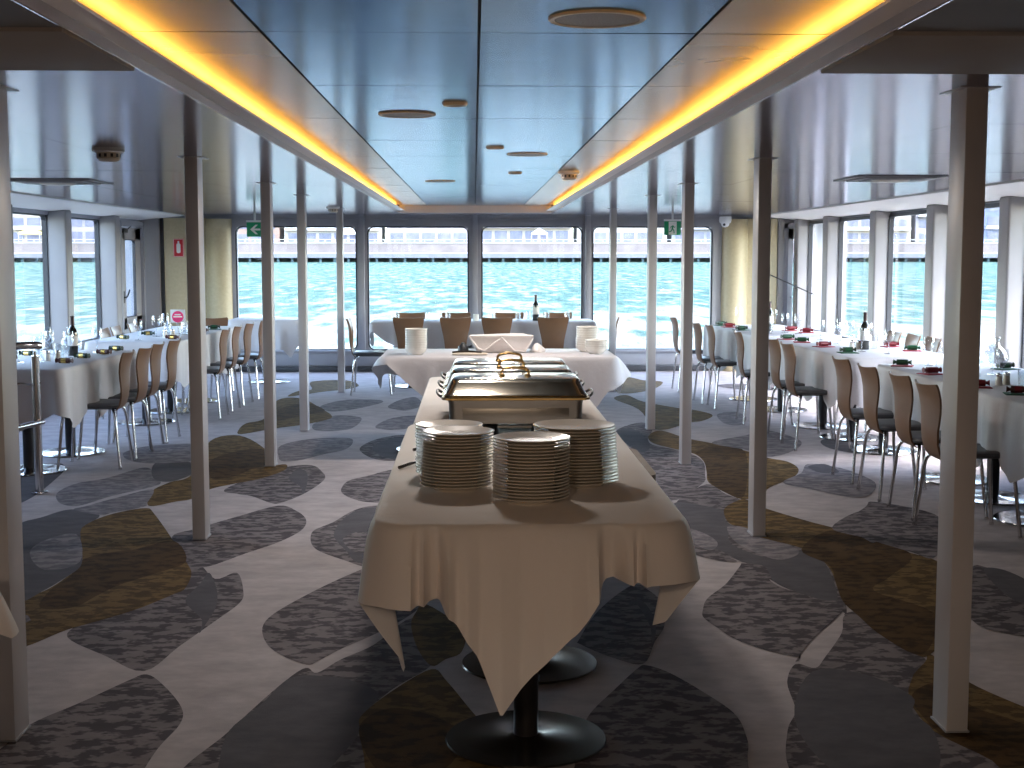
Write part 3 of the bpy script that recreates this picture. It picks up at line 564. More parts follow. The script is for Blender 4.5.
for s, c in ((-1, 0), (1, 0.035)):
    e = [0.905, 1.85, 2.78, 3.70]
    for p, q in zip(e, e[1:]):
        if s < 0: panels(bm, -q, -p, ysS, ZC, 3, 0.0012, 0.001)
        else: panels(bm, p + c * (1 if p == e[0] else 0), q, ysS, ZC, 3, 0.0012, 0.001)
    box(bm, *((-4.4, -1.1) if s < 0 else (1.135, 4.8)), YB, YW + .1, ZC + 0.022, ZC + 0.1, mi=2)
panels(bm, -0.905, 0.94, [16.52, YW], ZC, 3, 0.001, 0)
box(bm, -1.2, 1.24, 16.5, YW + .1, ZC + 0.021, ZM + 0.06, mi=2)
box(bm, -0.9, 0.94, 16.49, 16.515, ZC, ZM + 0.02, mi=4)
struct(build('ceiling', bm, [M['ceil_mid'], M['ceil_warm'], M['seam'], M['ceil_side'], M['shelf']], smooth=False))
# dark dropped soffits near the camera
bm = bmesh.new()
for xa, xb in ((-4.3, -0.905), (0.94, 4.3)):
    box(bm, xa, xb, 3.06, 3.70, ZC - 0.012, ZC + 0.03, 0.004, mi=0)
    box(bm, xa, xb, YB, 3.05, ZC - 0.004, ZC + 0.03, 0.003, mi=1)
struct(build('trim_%d' % tn, bm, [M['soffit'], M['soffit_dark']])); tn += 1
# coves: polished fascia, shelf and the light strip lying on it
for s, xf in ((-1, -0.905), (1, 0.94)):
    bm = bmesh.new()
    xa, xb = sorted((xf, xf - s * 0.004))
    box(bm, xa, xb, YB, 16.5, ZC - 0.004, ZC + 0.032, mi=0)
    xe = xf - s * 0.062
    P = [(xf - s * 0.004, ZC + 0.028), (xe, ZC + 0.031), (xe - s * 0.002, ZC + 0.037), (xf + s * 0.15, ZC + 0.036), (xf + s * 0.15, ZC + 0.03)]
    a = [bm.verts.new((x, YB, z)) for x, z in P]; b = [bm.verts.new((x, 16.5, z)) for x, z in P]
    fs = [bm.faces.new(a), bm.faces.new(b[::-1])] + [bm.faces.new((a[k], a[(k + 1) % 5], b[(k + 1) % 5], b[k])) for k in range(5)]
    for f in fs: f.material_index = 1
    c = struct(build('trim_%d' % tn, bm, [M['fascia'], M['shelf']])); tn += 1
    bm = bmesh.new()
    for k in range(12):
        y0 = 1.2 + k * 1.27
        xl = xf + s * 0.035
        box(bm, xl - 0.008, xl + 0.008, y0, y0 + 1.22, ZC + 0.037, ZC + 0.046)
    build('light_strip', bm, M['led'], c)

# ------------------------------------------------------------------ ten square posts
POSTS = [4.09, 7.06, 9.54, 11.47, 14.72]
def post_proto():
    r = empty('support_post')
    bm = bmesh.new(); box(bm, -0.034, 0.034, 0, 0.135, 0, ZC, 0.005, seg=2); build('shaft', bm, M['post'], r)
    bm = bmesh.new(); box(bm, -0.062, 0.062, -0.028, 0.163, ZC - 0.002, ZC, 0.0005); build('ceiling_flange', bm, M['post'], r)
    bm = bmesh.new(); box(bm, -0.038, 0.038, -0.004, 0.139, 0, 0.006, 0.001); build('foot_plate', bm, M['frame_grey'], r)
    return r
pp = post_proto(); first = True
for s, x, nm in ((-1, -1.455, 'left'), (1, 1.518, 'right')):
    for i, y in enumerate(POSTS):
        o = pp if first else dup(pp)
        first = False; o.location = (x, y, 0)
        tag(o, 'square grey metal post from floor to ceiling, %s from the camera in the %s row' % (('nearest', 'second', 'third', 'fourth', 'farthest')[i], nm), 'post', 'support posts along the aisle')

# ------------------------------------------------------------------ ceiling fittings
def ceiling_speaker(x, y, r, label):
    t = tag(empty('ceiling_speaker', (x, y, ZM)), label, 'speaker', 'round grilles in the raised ceiling')
    bm = bmesh.new(); lathe(bm, [(r * 0.86, -0.002), (r * 0.88, -0.0065), (r * 0.97, -0.0065), (r, -0.003), (r, 0.0), (r * 0.86, 0.0)], 40); build('rim', bm, M['beige_pl'], t)
    bm = bmesh.new(); lathe(bm, [(0, -0.0055), (r * 0.5, -0.0052), (r * 0.87, -0.0045), (r * 0.87, 0), (0, 0)], 40); build('grille', bm, M['mesh_grey'], t)
for x, y, r, l in ((0.31, 3.45, 0.123, 'large round ceiling speaker nearest the camera, right of the centre seam'), (-0.281, 5.79, 0.122, 'round ceiling speaker left of the centre seam, second from the camera'),
                   (0.314, 8.05, 0.122, 'round ceiling speaker right of the centre seam, third from the camera'), (-0.272, 11.0, 0.122, 'round ceiling speaker left of the centre seam, farthest one visible')):
    ceiling_speaker(x, y, r, l)
for x, y, l in ((-0.073, 5.37, 'small round ceiling downlight just left of the centre seam'), (0.117, 7.53, 'small round ceiling downlight just right of the centre seam'),
                (0.298, 9.855, 'small raised round fitting on the ceiling beyond the third speaker')):
    t = tag(empty('ceiling_downlight', (x, y, ZM)), l, 'downlight')
    bm = bmesh.new(); lathe(bm, [(0, -0.004), (0.03, -0.004), (0.034, -0.012), (0.046, -0.011), (0.052, 0), (0, 0)], 28); build('trim_ring', bm, M['beige_pl'], t)
    bm = bmesh.new(); lathe(bm, [(0, -0.0065), (0.03, -0.006), (0.03, -0.003), (0, -0.003)], 24); build('lens', bm, M['mesh_grey'], t)
def detector(x, y, z, s, label):
    t = tag(empty('smoke_detector', (x, y, z)), label, 'smoke detector')
    bm = bmesh.new(); lathe(bm, [(0, 0), (0.075 * s, 0), (0.075 * s, -0.016 * s), (0.062 * s, -0.022 * s), (0, -0.022 * s)], 32); build('mount', bm, M['white'], t)
    bm = bmesh.new(); lathe(bm, [(0, -0.022 * s), (0.056 * s, -0.022 * s), (0.054 * s, -0.05 * s), (0.04 * s, -0.062 * s), (0, -0.064 * s)], 32); build('sensor_head', bm, M['beige_pl'], t)
    bm = bmesh.new()
    for k in range(12): box(bm, 0.0535 * s, 0.0575 * s, -0.006 * s, 0.006 * s, -0.044 * s, -0.028 * s, mat=Matrix.Rotation(2 * PI * k / 12, 4, 'Z'))
    build('vent_slots', bm, M['gasket'], t)
detector(-1.724, 6.5, ZC, 1.0, 'white smoke detector on the left side ceiling near the front')
detector(-1.485, 14.4, ZC, 0.95, 'white smoke detector on the left side ceiling far back near the windows')
detector(0.677, 9.7, ZM, 1.0, 'domed detector on the raised ceiling beside the right light cove')
def diffuser(x, y, label):
    t = tag(empty('air_diffuser', (x, y, ZC)), label, 'air vent', 'square ceiling air vents')
    bm = bmesh.new()
    for w, z in ((0.60, -0.008), (0.46, -0.014), (0.33, -0.018)):
        for a, b, c, d in ((-w / 2, w / 2, -w / 2, -w / 2 + 0.04), (-w / 2, w / 2, w / 2 - 0.04, w / 2), (-w / 2, -w / 2 + 0.04, -w / 2 + .04, w / 2 - .04), (w / 2 - 0.04, w / 2, -w / 2 + .04, w / 2 - .04)):
            box(bm, a, b, c, d, z, 0, 0.003)
    build('louvres', bm, M['pillar'], t)
    bm = bmesh.new(); lathe(bm, [(0, -0.028), (0.11, -0.026), (0.125, -0.018), (0.12, 0), (0, 0)], 32); build('centre_plate', bm, M['beige_pl'], t)
diffuser(-2.84, 9.4, 'square air vent in the left side ceiling above the left tables')
diffuser(2.735, 8.88, 'square air vent in the right side ceiling above the right tables')

# ------------------------------------------------------------------ signs, camera, rail, microphone
def exit_sign(x, y, z, w, h, label, kind):
    t = tag(empty('exit_sign', (x, y, z)), label, 'exit sign')
    bm = bmesh.new(); box(bm, -w / 2, w / 2, -0.012, 0.012, -h / 2, h / 2, 0.003); build('panel', bm, M['exit_green'], t)
    bm = bmesh.new(); box(bm, -w / 2 - 0.004, w / 2 + 0.004, -0.014, 0.014, h / 2, h / 2 + 0.02, 0.003)
    box(bm, -0.01, 0.01, -0.008, 0.008, h / 2 + 0.02, ZC - z, 0.001); build('hanger', bm, M['white'], t)
    F = Matrix(((1, 0, 0, 0), (0, 0, 1, 0), (0, 1, 0, 0), (0, 0, 0, 1)))
    bm = bmesh.new()
    if kind == 'arrow':
        k = h / 2
        prism(bm, [(-0.62 * k, 0), (0.10 * k, 0.66 * k), (0.45 * k, 0.66 * k), (-0.06 * k, 0.13 * k), (0.78 * k, 0.13 * k), (0.78 * k, -0.13 * k), (-0.06 * k, -0.13 * k), (0.45 * k, -0.66 * k), (0.10 * k, -0.66 * k)], -0.0145, -0.011, F)
        build('arrow', bm, M['white'], t)
    else:
        box(bm, -0.24 * w, 0.24 * w, -0.0145, -0.011, -h * 0.47, h * 0.47); d = build('doorway', bm, M['white'], t)
        bm = bmesh.new(); c = 0.0; k = h / 2
        def limb(p, r):
            tube(bm, [(c + q[0] * k, -0.016, q[1] * k) for q in p], r * k, 8)
        limb([(0.05, 0.38), (-0.05, -0.1)], 0.11); limb([(0.03, 0.32), (-0.25, 0.2), (-0.28, -0.02)], 0.06); limb([(0.05, 0.32), (0.25, 0.1), (0.38, 0.2)], 0.06)
        limb([(-0.05, -0.08), (0.18, -0.35), (0.22, -0.75)], 0.075); limb([(-0.07, -0.1), (-0.2, -0.42), (-0.5, -0.55)], 0.075); limb([(0.14, 0.6), (0.145, 0.62)], 0.1)
        build('running_figure', bm, M['exit_green'], t)
exit_sign(-2.245, 14.0, 1.755, 0.165, 0.148, 'green exit sign with white left arrow hanging over the left windows', 'arrow')
exit_sign(2.155, 14.7, 1.785, 0.18, 0.15, 'green exit sign with running figure hanging before the right window', 'run')
t = tag(empty('extinguisher_sign', (-3.755, YW - 0.034, 1.585)), 'red fire extinguisher sign on the cream corner wall', 'sign')
bm = bmesh.new(); box(bm, -0.066, 0.066, -0.004, 0.004, -0.115, 0.115, 0.002); build('plate', bm, M['sign_red'], t)
bm = bmesh.new(); F = Matrix(((1, 0, 0, 0), (0, 0, 1, 0), (0, 1, 0, 0), (0, 0, 0, 1)))
prism(bm, rrect(0.05, 0.125, 0.02, 5, 0, -0.005), -0.006, -0.003, F); prism(bm, rrect(0.022, 0.03, 0.008, 4, 0, 0.07), -0.006, -0.003, F)
for a, b, c, d in ((-.062, .062, .107, .111), (-.062, .062, -.111, -.107), (-.062, -.058, -.11, .11), (.058, .062, -.11, .11)): box(bm, a, b, -.006, -.003, c, d)
build('pictogram', bm, M['white'], t)
# dome camera
t = tag(empty('security_camera', (3.2, YW - 0.17, 1.93)), 'white dome security camera on the right cream column', 'camera')
bm = bmesh.new(); lathe(bm, [(0, 0.05), (0.075, 0.05), (0.08, 0.0), (0.07, -0.03), (0.055, -0.035), (0, -0.035)], 32); box(bm, -.04, .04, 0, .17, 0.0, .045, .01); build('housing', bm, M['white'], t)
bm = bmesh.new(); lathe(bm, [(0.054, -0.034), (0.048, -0.06), (0.03, -0.08), (0, -0.088)], 28); build('dome', bm, M['white'], t)
bm = bmesh.new(); lathe(bm, [(0, 0.012), (0.014, 0.012), (0.018, 0.0), (0, 0.0)], 20)
for v in bm.verts: v.co = Matrix.Translation((-0.02, -0.043, -0.052)) @ Matrix.Rotation(math.radians(105), 4, 'X') @ v.co
build('lens', bm, M['black'], t)
# stair rail at the left
t = tag(empty('stair_rail', (-2.745, 8.5, 0)), 'polished steel stair rail with one post beside the left tables', 'handrail')
bm = bmesh.new(); tube(bm, [(0, 0, 0), (0, 0, 0.87)], 0.025, 16); lathe(bm, [(0, 0), (0.05, 0), (0.05, 0.008), (0.026, 0.012)], 24); build('rail_post', bm, M['chrome'], t)
bm = bmesh.new(); tube(bm, [(0, 0, 0.86), (0, 0, 0.9)], 0.009, 10)
tube(bm, smooth_path([(0.02, 0.03, 0.93), (-0.01, -0.02, 0.937), (-0.15, -0.14, 0.937), (-0.6, -0.48, 0.937), (-1.2, -0.95, 0.937)], 5), 0.024, 14); build('top_rail', bm, M['chrome'], t)
bm = bmesh.new(); tube(bm, [(0.03, 0.01, 0.452), (-0.1, -0.35, 0.44), (-0.3, -0.95, 0.43)], 0.02, 12); build('lower_rail', bm, M['chrome'], t)
bm = bmesh.new(); tube(bm, smooth_path([(0.03, 0.0, 0.70), (-0.03, -0.03, 0.69), (-0.09, -0.06, 0.70), (-0.2, -0.12, 0.665), (-0.45, -0.3, 0.64)], 5), 0.006, 8); build('chain', bm, M['chrome'], t)
bm = bmesh.new(); tube(bm, [(-1.2, -0.95, 0), (-1.2, -0.95, 0.93)], 0.025, 14); build('rail_post', bm, M['chrome'], t)
# microphone boom stand
t = tag(empty('microphone_stand', (3.53, 14.7, 0)), 'black microphone boom stand beside the right windows', 'microphone stand')
bm = bmesh.new(); tube(bm, [(0, 0, 0.03), (0, 0, 0.66)], 0.013, 12); tube(bm, [(0, 0, 0.64), (0, 0, 1.13)], 0.009, 12)
tube(bm, [(0, 0, .62), (0, 0, .68)], .018, 12); build('pole', bm, M['black'], t)
bm = bmesh.new(); tube(bm, [(-0.335, 0, 1.295), (0.185, 0, 1.066)], 0.007, 10); tube(bm, [(-0.02, -.02, 1.15), (-.02, .02, 1.15)], .02, 12); build('boom_arm', bm, M['black'], t)
bm = bmesh.new(); tube(bm, [(-0.315, 0, 1.285), (-0.36, 0, 1.30), (-0.45, 0, 1.325)], [0.011, 0.013, 0.016], 12); build('microphone', bm, M['black'], t)
bm = bmesh.new(); tube(bm, smooth_path([(-0.32, 0, 1.28), (-0.30, .02, 1.1), (-.31, .02, .9), (-.28, .03, .78), (-.05, .02, .6), (0, .02, .45)]), .004, 6); build('cable', bm, M['black'], t)
for k in range(3):
    bm = bmesh.new(); a = k * 2 * PI / 3 + .4
    tube(bm, [(0, 0, 0.09), (0.28 * math.cos(a), 0.28 * math.sin(a), 0.01)], 0.008, 8); build('leg', bm, M['black'], t)

# ------------------------------------------------------------------ harbour outside
m, nt, out = new_mat('harbour_water')
b = nt.nodes.new('ShaderNodeBsdfDiffuse'); gl = nt.nodes.new('ShaderNodeBsdfGlossy'); gl.inputs['Roughness'].default_value = 0.25
lw = nt.nodes.new('ShaderNodeLayerWeight'); lw.inputs[0].default_value = 0.3
mr = nt.nodes.new('ShaderNodeMapRange'); mr.inputs[3].default_value = 0.02; mr.inputs[4].default_value = 0.09
ms = nt.nodes.new('ShaderNodeMixShader')
tc = nt.nodes.new('ShaderNodeTexCoord'); L = nt.links.new
mp = nt.nodes.new('ShaderNodeMapping'); mp.inputs['Scale'].default_value = (1.15, 0.24, 1)
n1 = nt.nodes.new('ShaderNodeTexNoise'); n1.inputs['Scale'].default_value = 1.0; n1.inputs['Detail'].default_value = 8; n1.inputs['Roughness'].default_value = 0.65
n2 = nt.nodes.new('ShaderNodeTexNoise'); n2.inputs['Scale'].default_value = 1.1; n2.inputs['Detail'].default_value = 7; n2.inputs['Roughness'].default_value = 0.7
cr = nt.nodes.new('ShaderNodeValToRGB')
cr.color_ramp.elements[0].position = 0.36; cr.color_ramp.elements[0].color = (0.004, 0.034, 0.028, 1)
cr.color_ramp.elements[1].position = 0.60; cr.color_ramp.elements[1].color = (0.15, 0.172, 0.140, 1)
e = cr.color_ramp.elements.new(0.51); e.color = (0.026, 0.076, 0.057, 1)
bp = nt.nodes.new('ShaderNodeBump'); bp.inputs['Strength'].default_value = 1.0; bp.inputs['Distance'].default_value = 0.9
L(tc.outputs['Object'], mp.inputs[0]); L(mp.outputs[0], n1.inputs['Vector']); L(mp.outputs[0], n2.inputs['Vector'])
L(n1.outputs[0], cr.inputs[0]); L(n2.outputs[0], bp.inputs['Height'])
for q in (b, gl, lw): L(bp.outputs[0], q.inputs['Normal'])
L(lw.outputs['Facing'], mr.inputs[0]); L(mr.outputs[0], ms.inputs[0]); L(b.outputs[0], ms.inputs[1]); L(gl.outputs[0], ms.inputs[2])
# white glare on the near water painted into its colour, fading with distance
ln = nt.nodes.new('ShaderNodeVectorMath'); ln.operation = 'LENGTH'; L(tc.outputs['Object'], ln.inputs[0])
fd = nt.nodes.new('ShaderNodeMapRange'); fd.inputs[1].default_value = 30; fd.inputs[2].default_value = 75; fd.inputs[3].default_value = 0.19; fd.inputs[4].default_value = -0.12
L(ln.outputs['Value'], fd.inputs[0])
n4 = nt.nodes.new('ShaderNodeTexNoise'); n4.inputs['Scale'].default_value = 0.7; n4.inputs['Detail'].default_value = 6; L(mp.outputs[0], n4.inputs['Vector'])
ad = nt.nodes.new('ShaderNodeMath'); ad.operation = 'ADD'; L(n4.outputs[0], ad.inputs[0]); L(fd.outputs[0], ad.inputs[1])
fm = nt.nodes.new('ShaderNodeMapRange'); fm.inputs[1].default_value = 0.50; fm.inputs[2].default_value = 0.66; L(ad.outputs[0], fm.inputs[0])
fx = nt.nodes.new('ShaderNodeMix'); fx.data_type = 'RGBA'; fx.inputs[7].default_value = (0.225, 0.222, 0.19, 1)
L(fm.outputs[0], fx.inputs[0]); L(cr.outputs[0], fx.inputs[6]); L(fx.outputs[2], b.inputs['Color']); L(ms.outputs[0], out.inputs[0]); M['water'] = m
WZ = -0.8
bm = bmesh.new()
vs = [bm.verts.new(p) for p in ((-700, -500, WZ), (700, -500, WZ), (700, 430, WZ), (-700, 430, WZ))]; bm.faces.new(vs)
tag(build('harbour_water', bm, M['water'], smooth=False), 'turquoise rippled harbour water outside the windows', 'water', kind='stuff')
M['quay'] = principled('quay_concrete', (0.10, 0.105, 0.12), 0.8, noise=(0.3, (0.085, 0.09, 0.105)))
M['pile'] = principled('dark_piles', (0.03, 0.06, 0.07), 0.8, noise=(0.5, (0.02, 0.04, 0.05)))
M['lilac'] = principled('lilac_paving_wall', (0.10, 0.084, 0.080), 0.8, noise=(0.25, (0.135, 0.113, 0.106), 6))
M['rail_w'] = principled('white_railing', (0.34, 0.34, 0.34), 0.6, noise=(1, (0.32, 0.32, 0.32)))
M['b_win'] = principled('dark_window_glass', (0.06, 0.065, 0.10), 0.35, noise=(0.4, (0.10, 0.10, 0.14)))
QY = 405.0
q = tag(empty('quay', (0, QY, WZ)), 'long concrete quay on dark piles across the water', 'quay')
bm = bmesh.new(); box(bm, -420, 420, 0.6, 60, 1.3, 2.6, mi=0); box(bm, -420, 420, 12, 60, -1, 1.4, mi=1); build('deck', bm, [M['quay'], M['pile']], q, smooth=False)
bm = bmesh.new()
for k in range(200):
    x = -420 + k * 4.2; box(bm, x, x + 0.7, 1.2, 2.0, -2, 1.4)
build('piles', bm, M['pile'], q, smooth=False)
bm = bmesh.new(); box(bm, -420, 420, 6, 60, 2.6, 5.7); build('promenade_wall', bm, M['lilac'], q, smooth=False)
bm = bmesh.new(); box(bm, -420, 420, 5.8, 6.3, 5.7, 6.0); box(bm, -420, 420, 5.85, 6.15, 6.7, 6.85)
for k in range(280): box(bm, -420 + k * 3, -420 + k * 3 + 0.15, 5.9, 6.1, 6.0, 6.7)
box(bm, -420, 420, 0.6, 0.9, 2.6, 2.9)
build('railing', bm, M['rail_w'], q, smooth=False)
BC = {'white': (0.27, 0.255, 0.23), 'cream': (0.26, 0.23, 0.185), 'lilac': (0.19, 0.17, 0.18), 'blue': (0.1, 0.12, 0.2), 'brick': (0.17, 0.115, 0.09), 'grey': (0.16, 0.16, 0.165)}
for k_, v_ in BC.items(): M['bld_' + k_] = principled('facade_' + k_, v_, 0.8, noise=(0.15, tuple(c * 0.9 for c in v_)))
rb = random.Random(11)
bx = -176.0; bi = 0
SPEC = [('grey', 26, 15, 4), ('cream', 22, 18, 4), ('lilac', 24, 14, 3), ('white', 20, 16, 4), ('brick', 18, 12, 3), ('white', 30, 17, 4), ('lilac', 26, 13, 3), ('cream', 30, 15, 3),
        ('white', 28, 18, 4), ('grey', 26, 14, 3), ('white', 24, 16, 4), ('cream', 22, 13, 3), ('lilac', 20, 17, 4), ('blue', 26, 19, 4), ('brick', 20, 14, 3)]
for colr, w, h, nf in SPEC:
    t = tag(empty('waterfront_building', (bx + w / 2, QY + 16, WZ + 5.7)), '%s waterfront building of %s storeys across the water, %s from the left' % (colr, ('three' if nf == 3 else 'four'), ORD[bi + 1]), 'building', 'buildings across the harbour')
    bm = bmesh.new(); box(bm, -w / 2, w / 2, 0, 18, 0, h); build('walls', bm, M['bld_' + colr], t, smooth=False)
    bm = bmesh.new(); box(bm, -w / 2 - 0.5, w / 2 + 0.5, -0.8, 18.5, h, h + 0.6)
    if bi % 3 == 0: box(bm, -w / 4, w / 5, 4, 12, h + .6, h + 3)
    build('roof', bm, M['quay'], t, smooth=False)
    nw = max(4, int(w / 4.5)); fh = h / nf
    for f in range(nf):
        for k in range(nw):
            x0 = -w / 2 + 0.8 + k * (w - 1.6) / nw; ww = (w - 1.6) / nw - 0.9
            bm = bmesh.new(); box(bm, x0 + .4, x0 + .4 + ww, -0.12, 0.05, f * fh + 0.5, f * fh + fh - 1.1); build('window', bm, M['b_win'], t, smooth=False)
    for f in range(1, nf):
        if (bi + f) % 2 == 0:
            bm = bmesh.new(); box(bm, -w / 2 + .4, w / 2 - .4, -1.6, -0.1, f * fh - 0.25, f * fh)
            box(bm, -w / 2 + .4, w / 2 - .4, -1.6, -1.5, f * fh, f * fh + .8)
            build('balcony', bm, M['rail_w'], t, smooth=False)
    bx += w + 1.5; bi += 1
M['awn_y'] = principled('yellow_awning', (0.85, 0.70, 0.12), 0.7, noise=(1, (0.8, 0.64, 0.1)))
for x, w, mt, l in ((-134, 6.5, 'awn_y', 'yellow awning tent on the far promenade at the left'), (-110, 7, 'rail_w', 'white awning tent on the far promenade beside the left door'),
                    (-38, 5, 'rail_w', 'white tent on the far promenade behind the left posts'), (20, 5, 'rail_w', 'white tent on the far promenade right of centre'), (92, 6, 'rail_w', 'white tent on the far promenade toward the right windows')):
    t = tag(empty('promenade_tent', (x, QY + 10, WZ + 5.7)), l, 'tent')
    bm = bmesh.new(); loft(bm, [[(-w / 2, -2, 2.6), (w / 2, -2, 2.6), (w / 2, 2, 2.6), (-w / 2, 2, 2.6)], [(-w / 2, -2, 3.1), (w / 2, -2, 3.1), (w / 2, 2, 3.1), (-w / 2, 2, 3.1)], [(-.2, -.2, 4.6), (.2, -.2, 4.6), (.2, .2, 4.6), (-.2, .2, 4.6)]]); build('canopy', bm, M[mt], t, smooth=False)
    for sx in (-1, 1):
        for sy in (-1, 1):
            bm = bmesh.new(); box(bm, sx * (w / 2 - .1) - .06, sx * (w / 2 - .1) + .06, sy * 1.9 - .06, sy * 1.9 + .06, 0, 2.6); build('leg', bm, M['rail_w'], t, smooth=False)

# ------------------------------------------------------------------ tables and cloths
TZ = 0.745
def table_proto(w, d, base_mat, dx=0, dy=0, rr=.012):
    r = empty('pedestal_table')
    bm = bmesh.new(); prism(bm, rrect(w, d, rr, 6), TZ - 0.028, TZ); build('tabletop', bm, M['table_top'], r)
    bm = bmesh.new(); tube(bm, [(dx, dy, 0.018), (dx, dy, TZ - 0.03)], 0.038, 20)
    box(bm, dx - 0.16, dx + 0.16, dy - 0.02, dy + 0.02, TZ - 0.05, TZ - 0.028); box(bm, dx - 0.02, dx + 0.02, dy - 0.16, dy + 0.16, TZ - 0.05, TZ - 0.028)
    build('column', bm, M['table_leg'], r)
    bm = bmesh.new(); lathe(bm, [(0, 0.001), (0.245, 0.001), (0.25, 0.005), (0.247, 0.010), (0.2, 0.0115), (0.06, 0.014), (0.044, 0.022), (0, 0.022)], 56, (dx, dy, 0)); build('base_disc', bm, base_mat, r)
    return r

def lerp_list(P, u):
    for (a, va), (b, vb) in zip(P, P[1:]):
        if a <= u <= b: return va + (vb - va) * ((u - a) / (b - a) if b > a else 0)
    return P[-1][1] if u > P[-1][0] else P[0][1]

def cloth(name, label, cx, cy, w, d, rz=0.0, drop=None, off=None, zt=TZ + 0.004, amp=0.03, lam=0.31, seed=1, group=None, base=0.22, zig=0.17, pitch=0.72, mat='cloth', r=0.05, rows=16, step=.022):
    """tablecloth: flat top, skirt whose hem falls by drop(u); u = 0..4 runs front, right, back, left"""
    rnd = random.Random(seed)
    ph = [rnd.uniform(0, 6.28) for _ in range(6)]
    pts = []
    def side(ax, ay, bx_, by_, nx, ny, i, nxt):
        Ln = math.hypot(bx_ - ax, by_ - ay); n = max(6, int(Ln / step))
        for k in range(n):
            t = k / n; pts.append((ax + (bx_ - ax) * t, ay + (by_ - ay) * t, nx, ny, i + 0.03 + 0.94 * t))
        for k in range(7):
            a = k / 7 * PI / 2; c, s = math.cos(a), math.sin(a)
            n2 = (nx * c + nxt[0] * s, ny * c + nxt[1] * s)
            pc = (bx_ - nx * r, by_ - ny * r)
            pts.append((pc[0] + n2[0] * r, pc[1] + n2[1] * r, n2[0], n2[1], i + 0.97 + 0.06 * k / 7))
    X, Y = w / 2, d / 2
    side(-X + r, -Y, X - r, -Y, 0, -1, 0, (1, 0)); side(X, -Y + r, X, Y - r, 1, 0, 1, (0, 1))
    side(X - r, Y, -X + r, Y, 0, 1, 2, (-1, 0)); side(-X, Y - r, -X, -Y + r, -1, 0, 3, (0, -1))
    s = 0; prev = None; rings = [[] for _ in range(rows + 2)]
    bm = bmesh.new()
    for x, y, nx, ny, u in pts:
        if prev: s += math.hypot(x - prev[0], y - prev[1])
        prev = (x, y); uu = u % 4
        if drop: D = lerp_list(drop, uu)
        else:
            q = (s / pitch + 0.15 * math.sin(ph[5] + s)) % 1.0
            D = base + zig * (1 - abs(2 * q - 1)) + 0.015 * math.sin(s * 3 + ph[4])
        O = lerp_list(off, uu) if off else 0.0
        f = math.sin(2 * PI * s / lam + ph[0]) * 0.6 + math.sin(2 * PI * s / (lam * 1.73) + ph[1]) * 0.5 + 0.25 * math.sin(2 * PI * s / (lam * 0.47) + ph[2])
        rings[0].append((x - nx * 0.004, y - ny * 0.004, zt))
        for j in range(1, rows + 2):
            q = (j - 1) / rows
            o = 0.004 + (1 - math.exp(-q * 9)) * 0.008 + (O + amp * f * min(1.0, D / 0.3)) * q ** 0.8
            rings[j].append((x + nx * o, y + ny * o, zt - 0.005 - (D - 0.005) * q))
    V = [[bm.verts.new(p) for p in rg] for rg in rings]; n = len(pts)
    for A, B in zip(V, V[1:]):
        for k in range(n): bm.faces.new((A[k], A[(k + 1) % n], B[(k + 1) % n], B[k]))
    bm.faces.new(V[0])
    o = build(name, bm, M[mat], None, True, 70)
    o.location = (cx, cy, 0); o.rotation_euler = (0, 0, rz)
    return tag(o, label, 'tablecloth', group)

def table_row(cx, cy, w, length, n, rz, label, base_mat, group, along='y'):
    """n pedestal tables end to end under one cloth"""
    L_ = length / n; p = None
    for k in range(n):
        o_ = -length / 2 + L_ * (k + 0.5)
        if along == 'y': lx, ly, ww, dd = 0, o_, w - 0.012, L_ - 0.006
        else: lx, ly, ww, dd = o_, 0, L_ - 0.006, w - 0.012
        c, s = math.cos(rz), math.sin(rz)
        if p is None: p = table_proto(ww, dd, base_mat); o = p
        else: o = dup(p)
        o.location = (cx + lx * c - ly * s, cy + lx * s + ly * c, 0); o.rotation_euler = (0, 0, rz)
        tag(o, label % ORD[k + 1], 'table', group)

